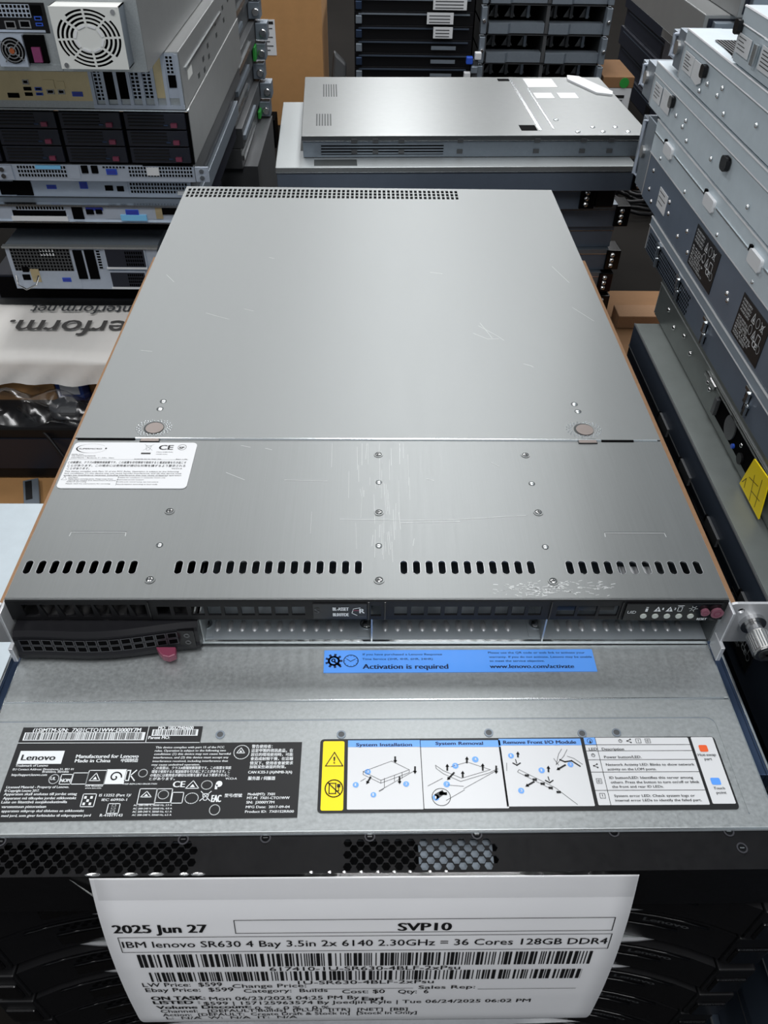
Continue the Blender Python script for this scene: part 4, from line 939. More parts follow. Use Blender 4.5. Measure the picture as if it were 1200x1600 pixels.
def side_server(label, X0, X1, Y0, Y1, Z0, Z1, seam, top, low, group='servers stacked on the right', rim='earm'):
    t = empty('rack_server', (X0 + .2, (Y0 + Y1) / 2, Z0), label, 'server', group)
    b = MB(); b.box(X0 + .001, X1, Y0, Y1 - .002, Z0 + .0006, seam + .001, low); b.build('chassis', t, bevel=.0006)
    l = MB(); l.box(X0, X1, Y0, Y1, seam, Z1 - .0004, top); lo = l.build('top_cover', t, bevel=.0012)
    e = MB(); e.tube([(X0 + .0008, Y0, Z1 - .0012), (X0 + .0008, Y1, Z1 - .0012)], .0011, rim, 6); e.tube([(X0 + .0004, Y0, seam), (X0 + .0004, Y1, seam)], .0009, rim, 6)
    e.tube([(X0 + .001, Y1 - .001, Z1 - .002), (X0 + .001, Y1 - .001, Z0 + .002)], .0007, rim, 6)
    e.build('folded_edges', lo); return t, lo
GA = 'rack servers stacked on the right, seen along their left sides'
XR = .310
Ra, lo = side_server('topmost pale server of the right stack, its end short of the others', XR, .745, -.30, .448, .1880, .2300, .2170, 'pale', 'pale', GA)
side_sticker(Ra, XR, .4140, .4430, .1965, .2105, 4); side_sticker(Ra, XR, .3500, .3900, .1960, .2125, 5); plug(Ra, XR, .452 - .006, .214)
b = MB(); b.box(XR - .003, XR, .395, .402, .196, .211, 'bright'); b.build('pull_tab', Ra)
Rb, lo = side_server('pale server second from the top of the right stack, dark grille in its lid', XR, .745, -.30, .572, .1432, .1876, .1755, 'pale', 'pale', GA)
side_sticker(Rb, XR, .5320, .5600, .1540, .1705, 5); s_ = MB(); s_.prism([(.5300, .1540), (.5300, .1700), (.5050, .1700), (.5020, .1560), (.512, .1520)], 0, .0007, 'white', Matrix(((0, 0, -1, XR), (1, 0, 0, 0), (0, 1, 0, 0), (0, 0, 0, 1)))); s_.build('sticker', Rb)
plug(Rb, XR, .4975, .1675); nubs(Rb, XR, [(.485, .160), (.455, .158), (.448, .166), (.43, .150), (.36, .162), (.50, .150)], 'bright', .0022)
g = MB(); g.prism([(.3220, .5230), (.3480, .5200), (.3480, .4600), (.3180, .4630)], .1873, .1879, 'dark')
for i in range(9): g.box(.320 + .003 * i, .3212 + .003 * i, .464, .520, .1877, .1884, 'greyd')
g.box(.330, .346, .470, .474, .1880, .1888, 'chrome'); g.build('lid_grille', Rb)
Rc, lo = side_server('pale server third from the top of the right stack, stickers at far end', XR, .745, -.30, .643, .0972, .1424, .1300, 'pale', 'pale', GA)
side_sticker(Rc, XR, .6040, .6300, .1080, .1250, 4); side_sticker(Rc, XR, .5690, .5990, .1080, .1270, 1, ink='white'); plug(Rc, XR, .5630, .1230); plug(Rc, XR, .3930, .1210, .007, .012)
nubs(Rc, XR, [(.545, .115), (.52, .112), (.515, .119), (.50, .105), (.43, .112), (.33, .108)], 'bright', .0022)
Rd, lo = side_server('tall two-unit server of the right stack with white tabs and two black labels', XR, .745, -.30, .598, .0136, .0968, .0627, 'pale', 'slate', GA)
tb = MB(); tb.tube([(XR - .0002, -.30, .0835), (XR - .0002, .596, .0835)], .0010, 'bright', 6); tb.build('latch_rail', lo)
for y in (.539, .403, .285, .165, .05):
    s = MB(); s.prism(rrect(-.0125, .0125, -.006, .005, .002, 3), 0, .003, 'white', Matrix(((0, 0, -1, XR), (1, 0, 0, y), (0, 1, 0, .0835), (0, 0, 0, 1)))); s.box(XR - .0022, XR, y + .0125, y + .0165, .0845, .0895, 'dark'); s.build('white_tab', lo)
side_sticker(Rd, XR + .001, .5120, .5410, .0255, .0455, 3); side_label(Rd, XR + .001, .3515, .4185, .0185, .0570); side_label(Rd, XR + .001, .2300, .2880, .0170, .0540)
nubs(Rd, XR + .001, [(.575, .050), (.575, .030), (.56, .022), (.505, .043), (.50, .033), (.46, .026), (.44, .040), (.425, .025), (.318, .037), (.313, .033), (.20, .03)], 'chrome', .0024)
nubs(Rd, XR, [(.56, .068), (.47, .067), (.37, .067), (.28, .067), (.18, .067)], 'bright', .0020)
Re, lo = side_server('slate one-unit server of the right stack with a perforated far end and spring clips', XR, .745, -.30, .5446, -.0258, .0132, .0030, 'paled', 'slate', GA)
g = MB()
for i in range(36):
    for j in range(6):
        y = .538 - .0042 * (i + .5 * (j % 2)); g.add([(XR + .0007, y + a, -.0225 + .0036 * j + c_) for a, c_ in ngon(0, 0, .0015, 6)], [tuple(range(6))], 'dark')
g.build('side_perforation', Re)
for y, z in ((.500, -.002), (.497, -.013), (.425, -.001), (.421, -.012), (.338, 0.0), (.335, -.011), (.224, .0), (.221, -.0105), (.10, -.002)): spring_clip(Re, XR + .001, y, z)
Rf, lo = side_server('dull server in the right stack with a bright yellow tag on its side', XR + .004, .745, -.30, .478, -.0700, -.0262, -.0330, 'olive', 'olive', GA, 'galv')
nubs(Rf, XR + .005, [(.44, -.045), (.415, -.052), (.385, -.044), (.36, -.049)], 'chrome', .0028)
g = MB(); X = XR + .0046
g.box(X - .0006, X, .16, .275, -.0600, -.0400, 'dark'); g.box(X - .003, X, .285, .312, -.0415, -.0375, 'chrome'); g.box(X - .002, X, .160, .30, -.0385, -.0365, 'chrome')
g.cyl((X - .001, .238, -.0480), .0110, .002, 'x', 'greyd', 20); g.cyl((X - .0015, .205, -.0560), .0050, .002, 'x', 'black', 16); g.cyl((X - .002, .222, -.0560), .0022, .002, 'x', 'usb', 12)
g.box(X - .004, X, .270, .276, -.058, -.042, 'greyd'); nubs(Rf, X, [(.212, -.0475), (.305, -.046), (.298, -.049)], 'chrome', .0024); g.build('side_opening', Rf)
y_ = MB(); y_.prism([(.1860, -.0672), (.1420, -.0672), (.1500, -.0330), (.1800, -.0360)], 0, .0012, 'yellow', Matrix(((0, 0, -1, XR + .001), (1, 0, 0, 0), (0, 1, 0, 0), (0, 0, 0, 1)))); yo = y_.build('yellow_tag', Rf); tag(yo, 'bright yellow tag with pen marks')
p = MB(); mq = lambda u, v: (XR - .0004, u, v)
for l in ([(.183, -.063), (.179, -.056), (.177, -.064)], [(.170, -.045), (.163, -.066)], [(.176, -.052), (.160, -.048)], [(.158, -.040), (.153, -.064)], [(.166, -.058), (.150, -.055)]): stroke(p, l, .0006, 'ink', mq)
p.build('pen_marks', yo)
Rg, lo = side_server('dark two-unit server low in the right stack, beside the slotted-lid server', .2885, .745, -.25, .458, -.1540, -.0706, -.0980, 'navy', 'navy', GA, 'greyd')
tp_ = MB(); tp_.box(.2895, .744, -.25, .456, -.0708, -.0703, 'olive'); tp_.build('lid_panel', lo)
for y in (.31, .238, .160, .075, 0): s = MB(); s.box(.2862, .2890, y - .014, y + .014, -.103, -.094, 'greyd'); s.box(.2868, .2886, y + .014, y + .018, -.101, -.095, 'dark'); s.build('latch_tab', lo)
side_label(Rg, .2892, .170, .226, -.1400, -.1080); side_label(Rg, .2892, .045, .105, -.1380, -.1060); nubs(Rg, .2893, [(.30, -.125), (.145, -.118)], 'bright', .003)
zt = -.1546; k = 0
for h, x0, y1, nm in ((.0866, .297, .47, 'first'), (.0866, .290, .44, 'second'), (.0866, .300, .46, 'third'), (.0866, .294, .45, 'fourth'), (.0866, .298, .46, 'fifth')):
    z0 = zt - h if k < 4 else FL
    side_server('dark two-unit server near the floor in the right stack, %s below the labelled one' % nm, x0, .745, -.25, y1, z0, zt, zt - .030, 'navy', 'navy', GA, 'greyd'); zt = z0 - .0006; k += 1
    if zt - FL < .03: break

# front ends of the right-hand servers: ears and handles at their far ends
def far_end(par, X, Y, z0, z1, big=True):
    e = MB(); e.box(X - .012, X + .030, Y, Y + .030, z0 + .004, z1 - .006, 'galvd'); e.box(X - .010, X + .010, Y + .030, Y + .055, z0 + .008, z1 - .012, 'galvd')
    e.tube([(X - .004, Y + .02, z0 + .008), (X - .012, Y + .040, z0 + .012), (X - .012, Y + .040, z1 - .014), (X - .004, Y + .02, z1 - .010)], .0022, 'zinc', 6)
    e.build('front_ear', par, bevel=.002)
    k = MB(); k.cyl((X - .010, Y + .022, (z0 + z1) / 2), .0065, .010, 'x', 'knurl', 14); k.build('thumbscrew', par)
far_end(Rb, .325, .572, .1432, .1876); far_end(Rc, .322, .643, .0972, .1424); far_end(Rd, .322, .598, .0136, .0968)
# ---------------------------------------------------------------- servers behind the right stack
GB = 'grey servers behind the right stack'
NB = ['topmost', 'second from the top', 'third from the top', 'fourth from the top', 'fifth from the top', 'sixth from the top', 'seventh from the top', 'eighth from the top', 'ninth from the top']
for i in range(5):
    z1 = .2050 - .0452 * i; z0 = z1 - .0446; x0 = (.43, .40, .455, .47, .48, .475, .48, .47, .48)[i]
    t = empty('rack_server', (x0 + .2, 1.1, z0), 'grey server in the pile behind the right stack, ' + NB[i], 'server', GB)
    y0 = .76 + .02 * (i % 2); dk = i > 2
    b = MB(); b.box(x0, x0 + .43, y0, y0 + .34, z0, z1, 'darkblue' if dk else 'grey'); b.build('chassis', t, bevel=.001)
    b = MB(); b.box(x0 + .005, x0 + .425, y0 - .001, y0, z0 + .004, z1 - .004, 'darkblue'); b.build('end_face', t)
    q = MB(); q.box(x0 + .01, x0 + .07, y0 - .012, y0 - .001, z0 + .006, z1 - .006, 'galvd'); q.build('power_module', t, bevel=.001)
    q = MB(); q.cyl((x0 + .095, y0 - .012, z0 + .022), .014, .024, 'y', 'galvd', 14); q.build('end_knob', t, bevel=.001)
bx = MB(); bx.box(.64, .90, .78, 1.10, FL, .2050 - .0452 * 4 - .0446 - .0004, 'black'); tag(bx.build('dark_crate'), 'black crate under the grey pile behind the right stack', 'crate')

# ---------------------------------------------------------------- left stack, rear panels facing the camera
def fbox(mb, Y, x0, x1, z0, z1, d, m): mb.box(x0 / 1000, x1 / 1000, Y - d, Y + .0005, z0 / 1000, z1 / 1000, m)
def port(par, Y, k, x0, x1, z0, z1):
    if k in ('r', 'b', 'k'):
        s = MB(); fbox(s, Y, x0, x1, z0, z1, .0022, {'r': 'chrome', 'b': 'usb', 'k': 'dark'}[k])
        if k == 'r': fbox(s, Y, x0 + 2, x1 - 2, z0 + 2, z1 - 1.5, .0026, 'dark')
        if k == 'b': fbox(s, Y, x0 + 1.5, x1 - 1.5, z0 + 1.4, z1 - 1.2, .0026, 'dark' if x1 - x0 < 13 else 'vga')
        s.build({'r': 'network_port', 'b': 'usb_port', 'k': 'port'}[k], par)
    elif k in ('m', 'v', 'mesh', 'lit'):
        s = MB(); fbox(s, Y, x0, x1, z0, z1, .0010, 'zinc' if k != 'mesh' else 'greyd')
        c = 5.2 if k != 'mesh' else 6; nx = max(1, int((x1 - x0) / c)); nz = max(1, int((z1 - z0) / c)); cx = (x1 - x0) / nx; cz = (z1 - z0) / nz
        for i in range(nx):
            for j in range(nz): fbox(s, Y, x0 + cx * (i + .18), x0 + cx * (i + .82), z0 + cz * (j + .18), z0 + cz * (j + .82), .0014, 'white' if k == 'lit' else 'dark')  # lit patch: brightness painted as white cells instead of dark ones
        s.build('vent_grille', par)
    else:
        s = MB(); mm = {'s': 'zinc', 'h': 'dark', 'p': 'purpletag', 'lip': 'galv', 'io': 'black', 'plate': 'tan', 't': 'tan', 'n': 'zinc', 'c': 'cyan', 'w': 'white', 'd': 'dark', 'g': 'vga', 'ear': 'zinc', 'psu': 'zinc'}[k]
        fbox(s, Y, x0, x1, z0, z1, {'p': .010, 'c': .004, 'w': .004, 'ear': .004, 'h': .006, 'psu': .003, 't': .002, 'io': .0008, 'plate': .0008}.get(k, .0012), mm)
        nm = {'s': 'steel_panel', 'h': 'power_handle', 'p': 'purple_latch', 'lip': 'bottom_lip', 'io': 'rear_panel', 'plate': 'port_shield', 't': 'port_shield', 'n': 'slot_cover', 'c': 'blue_sticker', 'w': 'white_sticker', 'd': 'slot_opening', 'g': 'connector', 'ear': 'rack_ear', 'psu': 'power_supply'}[k]
        if k == 'psu':
            w, h = x1 - x0, z1 - z0
            fbox(s, Y, x0 + 2, x1 - 2, z0 + 3, z1 - 3, .0034, 'darkblue')
            for i in range(8):
                for j in range(4): fbox(s, Y, x0 + w * (.5 + .055 * i), x0 + w * (.5 + .055 * i + .04), z0 + h * (.14 + .19 * j), z0 + h * (.14 + .19 * j + .13), .0038, 'dark')
            fbox(s, Y, x0, x1, z0, z0 + 3, .006, 'white')
        if k == 'ear':
            for zz in (.3, .75): s.cyl(((x0 + x1) / 2000, Y - .005, (z0 + (z1 - z0) * zz) / 1000), .004, .004, 'y', 'chrome', 12)
        s.build(nm, par)
def rear_server(label, X0, X1, Y0, Y1, Z0, Z1, m, items, group='servers of the left stack', face='zinc'):
    t = empty('rack_server', ((X0 + X1) / 2, (Y0 + Y1) / 2, Z0), label, 'server', group)
    b = MB(); b.box(X0, X1, Y0 + .001, Y1, Z0 + .0004, Z1 - .0004, m); b.build('chassis', t, bevel=.001)
    f = MB(); f.box(X0 + .001, X1 - .001, Y0, Y0 + .002, Z0 + .001, Z1 - .001, face); f.build('rear_face', t)
    for it in items: port(t, Y0, it[0], max(it[1], X0 * 1000 - (12 if it[0] == 'ear' else -2)), min(it[2], X1 * 1000 + (24 if it[0] == 'ear' else -2)), max(it[3], Z0 * 1000 + 1.5), min(it[4], Z1 * 1000 - 1.5))
    return t
GL = 'servers of the left stack, ends facing the camera'
ns = [q for q in L1D if q[0] not in ('psu', 'io', 'psufan')]
L1 = rear_server('top server of the left stack with a big round fan guard', -.705, -.3225, .975, 1.60, .0398, .1330, 'grey', [q for q in L1D if q[0] == 'io'] + ns, GL, 'galv')
pp = MB(); pp.box(-.530, -.490, .966, .975, .048, .088, 'zinc'); pp.cyl((-.5065, .9655, .0690), .0165, .003, 'y', 'dark', 24)
for r_ in (.005, .0095, .014): pp.ring((-.5065, .9627, .0690), r_ - .0008, r_ + .0008, .0012, 'y', 'chrome', 24)
for a in (.7, 2.3, 3.9, 5.5): pp.box(0, .019, -.0008, .0004, -.0008, .0008, 'chrome', Matrix.Translation((-.5065, .9622, .0690)) @ Matrix.Rotation(a, 4, 'Y'))
pp.cyl((-.5065, .9620, .0690), .0035, .002, 'y', 'copper', 14); pp.build('power_supply', L1)
def arc_slot(r0, r1, a0, a1, n=7): return [(r0 * math.cos(a0 + (a1 - a0) * i / n), r0 * math.sin(a0 + (a1 - a0) * i / n)) for i in range(n + 1)] + [(r1 * math.cos(a1 - (a1 - a0) * i / n), r1 * math.sin(a1 - (a1 - a0) * i / n)) for i in range(n + 1)]
holes = []
for R0, R1 in ((.0435, .0470), (.0370, .0408), (.0305, .0342), (.0240, .0277)):
    for k in range(8):
        a0 = k * math.pi / 4 + .0015 / R0 + .05; a1 = (k + 1) * math.pi / 4 - .0015 / R0 + .05
        if R0 > .043 and k % 2 == 0: a1 -= .12
        holes.append(arc_slot(R0, R1, a0, a1))
FC = (-.3880, .943, .0900); FS = Matrix.Diagonal((.925, 1, .76, 1))
fg = MB(); fg.mesh(plate(rect2(-.0510, -.0500, .0510, .0500), holes, .0016), 'whitep', Matrix.Translation(FC) @ FS @ RX90)
fgo = fg.build('fan_guard', L1); tag(fgo, 'pale square fan guard with ring slots')
x0, x1, z0, z1 = -.4352, -.3408, .0520, .1280
bx = MB(); bx.box(x0 + .001, x1 - .001, .946, .975, z0 + .001, z1 - .001, 'dark'); bx.box(x0, x0 + .0015, .944, .975, z0, z1, 'whitep'); bx.box(x1 - .0015, x1, .944, .975, z0, z1, 'galvd'); bx.box(x0, x1, .944, .975, z1 - .0015, z1, 'whitep'); bx.box(x0, x1, .944, .975, z0, z0 + .0015, 'whitep'); bx.build('fan_housing', L1)
hb = MB()
for k in range(8):
    a = (k + .5) * math.pi / 4 + .05; hb.box(-.0060, .0060, -.0012, 0, -.0016, .0016, 'white', Matrix.Translation((FC[0], FC[1] - .001, FC[2])) @ FS @ Matrix.Rotation(-a, 4, 'Y') @ Matrix.Translation((.0200, 0, 0)) @ Matrix.Rotation(math.pi / 2, 4, 'Y'))
hb.build('hub_bars', fgo)
for x, z in ((-.427, .0570), (-.349, .1225)): MB().cyl((x, .9415, z), .0032, .002, 'y', 'chrome', 12).build('guard_screw', fgo)
L2 = rear_server('server of the left stack with a tan port shield and slot covers', -.735, -.302, 1.100, 1.78, -.0462, .0392, 'grey', [q for q in L2D] + [], GL, 'galv')
for k, x0, x1, z0, z1 in L2S: port(L2, 1.100, 'k' if k == 'k' else ('t' if k == 't' else ('m' if k == 'm' else 'n')), x0, x1, z0, z1)
port(L2, 1.0992, 'm', -324, -312, 8, 34); port(L2, 1.0992, 'k', -323, -311, -12, 6)
for x in (-.447, -.428, -.4075, -.387, -.3675, -.348, -.3285, -.3065): MB().box(x - .0028, x + .0028, 1.0965, 1.1005, -.040, .036, 'zinc').build('slot_divider', L2)
dv = MB(); dv.box(-.45, -.303, 1.0960, 1.1005, -.0445, -.0385, 'zinc'); dv.build('bottom_bar', L2)
sm = MB(); sm.box(-.302, -.3000, 1.135, 1.55, .004, .0085, 'bright'); sm.build('side_rail_strip', L2)
s_ = MB(); s_.box(-.302, -.3012, 1.15, 1.19, -.014, .000, 'whitep'); s_.build('side_sticker', L2)
for y, z in ((1.24, -.030), (1.30, -.018), (1.30, -.036), (1.36, -.010), (1.36, -.028), (1.47, .004), (1.47, -.016), (1.58, .010), (1.58, -.012), (1.66, .010)): MB().box(-.3024, -.3015, y, y + .016, z - .005, z + .003, 'shade').build('mounting_hole', L2)
# drive-bay server
L3 = empty('rack_server', (-.52, 1.45, -.1345), 'dark server of the left stack with rows of drive trays and red latches', 'server', GL)
b = MB(); b.box(-.735, -.300, 1.108, 1.78, -.1342, -.0470, 'grey'); b.box(-.737, -.299, 1.100, 1.112, -.0500, -.0465, 'bright'); b.build('chassis', L3, bevel=.001)
f = MB(); f.box(-.733, -.301, 1.104, 1.110, -.1340, -.0500, 'dark'); f.build('front_face', L3)
for c_ in range(4):
    for r_ in range(3):
        x1 = -.3060 - .1068 * c_; x0 = x1 - .1000; z1 = -.0512 - .0272 * r_; z0 = z1 - .0250
        t = MB(); t.box(x0, x1, 1.098, 1.104, z0, z1, 'darkblue')
        for i in range(4): t.box(x0 + .006, x1 - .034, 1.0965, 1.0985, z1 - .0045 - .0052 * i, z1 - .0022 - .0052 * i, 'black')
        to_ = t.build('drive_tray', L3, bevel=.0008)
        h = MB(); h.box(x1 - .0240, x1 - .0140, 1.0930, 1.0985, z0 + .0040, z0 + .0105, 'burg'); h.build('red_latch', to_)
        w = MB(); w.box(x1 - .0360, x1 - .0290, 1.0960, 1.0985, z0 + .0060, z0 + .0078, 'rail'); w.build('status_strip', to_)
L4 = rear_server('thin server of the left stack with light blue sticker, under the drive trays', -.725, -.302, 1.100, 1.74, -.1640, -.1350, 'greyd', [q for q in L4D if q[0] != 'ear'] + [q for q in L4D if q[0] == 'ear'], GL)
L5 = rear_server('thin server of the left stack, set back under the blue-stickered one', -.720, -.318, 1.130, 1.74, -.2030, -.1645, 'greyd', L5D, GL, 'zinc')
L6 = rear_server('thin forward server of the left stack with bright lid edge, third from its bottom', -.730, -.310, 1.100, 1.72, -.2355, -.2035, 'galvd', L6D, GL, 'zinc')
e_ = MB(); e_.box(-.732, -.308, 1.095, 1.105, -.2068, -.2030, 'bright'); e_.box(-.732, -.308, 1.095, 1.105, -.2362, -.2335, 'bright'); e_.build('lid_lip', L6)
t = empty('rack_server', (-.5, 1.45, -.2805), 'dark recessed server of the left stack, directly above the mesh-backed one', 'server', GL)
b = MB(); b.box(-.72, -.318, 1.17, 1.70, -.2800, -.2365, 'darkblue'); b.build('chassis', t, bevel=.001)
b = MB(); b.box(-.715, -.33, 1.166, 1.172, -.277, -.245, 'dark'); b.build('front_face', t)
L7 = rear_server('lowest compact server of the left stack with mesh rear and two stacked power supplies', -.672, -.392, 1.100, 1.66, -.3675, -.2812, 'galvd', L7D, GL, 'zinc')
e_ = MB(); e_.box(-.674, -.390, 1.095, 1.105, -.2845, -.2808, 'galv'); e_.tube([(-.664, 1.096, -.338), (-.660, 1.085, -.352), (-.645, 1.080, -.358), (-.625, 1.083, -.350), (-.622, 1.096, -.338)], .0018, 'chrome', 6); e_.build('handle_wire', L7)
b = MB(); b.box(-.74, -.36, 1.16, 1.66, -.4200, -.3680, 'darkblue'); b.box(-.735, -.365, 1.155, 1.162, -.415, -.373, 'dark'); o = b.build('rack_server'); tag(o, 'dark server at the foot of the left stack, above the white printed bag', 'server', GL)
b = MB(); b.box(-.78, -.36, 1.17, 1.70, FL, -.4204, 'greyd'); tag(b.build('crate'), 'dark grey crate carrying the left stack, behind the white printed bag', 'crate')

# pile behind the left stack, with green levers on its right ends
GG = 'rail-mounted servers behind the left stack, green levers on their ends'
for i in range(8):
    z1 = .010 - .0500 * i; z0 = z1 - .0490; x1 = -.318 - .008 * (i % 3)
    t = empty('rack_server', (-.5, 2.1, z0), 'grey rail-mounted server in the pile behind the left stack, %s' % ['topmost', 'second from the top', 'third from the top', 'fourth from the top', 'fifth from the top', 'sixth from the top', 'seventh from the top', 'lowest'][i], 'server', GG)
    b = MB(); b.box(-.72, x1, 1.80, 2.26, z0, z1 - .0006, 'greyd'); b.build('chassis', t, bevel=.001)
    r_ = MB(); r_.box(x1, x1 + .006, 1.81, 2.06 + .02 * (i % 2), z0 + .018, z0 + .030, 'bright' if i % 2 else 'galvd'); r_.build('slide_rail', t)
    e_ = MB(); e_.box(x1 + .001, x1 + .034, 2.215, 2.265, z0 + .004, z1 - .004, 'galvd'); e_.cyl((x1 + .022, 2.215, z0 + .022), .010, .02, 'y', 'chrome', 12); e_.build('end_bracket', t, bevel=.002)
    if i in (4, 7): g = MB(); g.box(x1 + .002, x1 + .010, 2.17, 2.214, z0 + .010, z0 + (.046 if i == 4 else .030), 'green'); g.build('green_lever', t, bevel=.002)
b = MB(); b.box(-.72, -.29, 1.82, 2.24, FL, .010 - .05 * 7 - .0492, 'greyd'); tag(b.build('crate'), 'dark grey crate under the rail-mounted servers behind the left stack', 'crate')

# ---------------------------------------------------------------- white printed bag and the clutter under it
B = empty('shipping_bag', (-.62, 1.04, -.47), 'white plastic-wrapped package with large grey upside-down lettering, left of the top server', 'package')
bm = MB(); nx, ny = 34, 16; vs = []; fs = []
def bagpt(u, v):
    x = -.86 + .475 * u; 
    if v < .66: y = .948 + .205 * (1 - v / .66); z = -.4215 + .003 * math.sin(u * 9) * math.sin(v * 7) - .012 * max(0, (.06 - v) / .06) ** 2 - .010 * max(0, (v - .6) / .06) ** 2
    else: t_ = (v - .66) / .34; y = .946 + .004 * math.sin(u * 40 + t_ * 4) * t_; z = -.4315 - .050 * t_ + .002 * math.sin(u * 17) * t_
    return (x, y, z)
for j in range(ny * 2 + 1):
    for i in range(nx + 1): vs.append(bagpt(i / nx, j / (ny * 2)))
for j in range(ny * 2):
    for i in range(nx): a = j * (nx + 1) + i; fs.append((a, a + nx + 1, a + nx + 2, a + 1))
bm.add(vs, fs, 'foam'); bm.box(-.858, -.387, .952, 1.150, -.4810, -.4330, 'foam'); bm.build('wrapping', B, smooth=True)
pt = MB(); mb_ = lambda u, v: (-.3955 - u / 1000, 1.0 - v / 1000 * 1.0 + .0, -.4165)
put(pt, 'Interform.', -8, -70, 300, 56, 'bagink', mb_, .6); put(pt, 'www.interform.net', -25, -128, 293, 34, 'inkg', mb_, .3)
pt.build('printing', B)
b = MB(); b.box(-.86, -.60, .97, 1.14, FL, -.4815, 'card'); tag(b.build('cardboard_box'), 'left cardboard box under the white printed bag', 'box')
b = MB(); b.box(-.545, -.43, 1.0, 1.14, FL, -.4815, 'card'); tag(b.build('cardboard_box'), 'right cardboard box under the white printed bag', 'box')
b = MB(); b.box(-.598, -.548, .972, 1.13, FL, -.4830, 'bluebag'); b.box(-.59, -.555, .9708, .972, -.52, -.487, 'white'); tag(b.build('blue_carton'), 'narrow dark blue carton with white label between the cardboard boxes', 'box')
b = MB(); b.box(-.428, -.38, 1.02, 1.14, FL, -.4830, 'burg'); tag(b.build('maroon_carton'), 'dark maroon carton at the right end under the white bag', 'box')
b = MB(); b.box(-.500, -.435, .93, .985, FL, -.560, 'usb'); tag(b.build('blue_pouch', bevel=.015, seg=4), 'small blue pouch beside the clear film bag', 'pouch')
A = empty('power_adapter', (-.62, .87, FL), 'black power supply box with a cable, on the cardboard left of the top server', 'power supply')
b = MB(); b.box(-.80, -.520, .872, .964, FL + .002, -.5250, 'black'); b.build('case', A, bevel=.006)
b = MB(); b.box(-.785, -.53, .869, .873, FL + .03, -.55, 'darkblue'); b.build('side_panel', A)
b = MB(); b.tube([(-.66, .93, -.5225), (-.63, .90, -.521), (-.59, .866, -.545), (-.555, .845, -.60), (-.53, .83, -.642), (-.50, .84, -.645), (-.515, .865, -.644)], .0035, 'black', 8); b.build('cable', A, smooth=True)
b = MB(); b.cyl((-.57, .92, -.516), .026, .018, 'z', 'greyd', 18); b.cyl((-.555, .905, -.513), .012, .03, 'x', 'greyd', 14); b.build('connector', A, bevel=.002)
b = MB(); vs = []; fs = []
for j in range(9):
    for i in range(25):
        u, v = i / 24, j / 8; x = -.82 + .36 * u; y = .872 + .09 * v
        z = -.512 + .030 * math.sin(math.pi * u) * math.sin(math.pi * v) + .010 * math.sin(u * 21 + v * 9) + .006 * math.cos(v * 17 - u * 8) - .02 * (1 - v) * u
        vs.append((x, y, max(z, -.5245)))
for j in range(8):
    for i in range(24): a = j * 25 + i; fs.append((a, a + 1, a + 26, a + 25))
b.add(vs, fs, 'bag'); o = b.build('clear_bag', smooth=True); tag(o, 'crumpled clear plastic bag lying over the black power supply', 'bag')
b = MB(); b.box(-1.0, -.36, .55, .96, FL, FL + .0012, 'card'); tag(b.build('cardboard_sheet'), 'flat brown cardboard on the floor left of the front stack', 'cardboard')
K = empty('metal_bracket', (-.63, .86, FL + .0013), 'slim grey metal bracket with black marks lying on the cardboard', 'bracket', rz=math.radians(19))
def lk_(x0, x1, y0, y1, z0, z1, m, nm, bev=0):
    b = MB(); b.box(x0, x1, y0, y1, z0, z1, m, WORLD[K.name]); return b.build(nm, K, bevel=bev)
lk_(-.014, .014, -.065, .060, .001, .012, 'galvd', 'bar', .001); lk_(-.010, .002, .0, .055, .0121, .0126, 'ink', 'marking'); lk_(-.005, .004, -.03, -.02, .0121, .0126, 'dark', 'hole'); lk_(-.004, .003, -.055, -.048, .0121, .0126, 'dark', 'hole')
K.location = (-.628, .800, FL + .0013)
# neighbour server left of the front stack
N = empty('rack_server', (-.46, .15, -.3450), 'pale blue server lid low on the left, beside the front stack', 'server')
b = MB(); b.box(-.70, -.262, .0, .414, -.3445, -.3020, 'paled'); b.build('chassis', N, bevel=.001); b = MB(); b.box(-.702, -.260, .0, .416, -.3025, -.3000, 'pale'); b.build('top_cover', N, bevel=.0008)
zt = -.3452
for i in range(3):
    z0 = zt - .100 if i < 2 else FL
    b = MB(); b.box(-.70, -.262, .0, .40, z0 + .0004, zt, 'navy'); b.box(-.702, -.260, .0, .402, zt - .004, zt - .0002, 'navy'); tag(b.build('rack_server', bevel=.001), 'dark server low on the left beside the front stack, %s under the pale lid' % ['first', 'second', 'third'][i], 'server', 'dark servers under the pale lid on the left'); zt = z0 - .0002

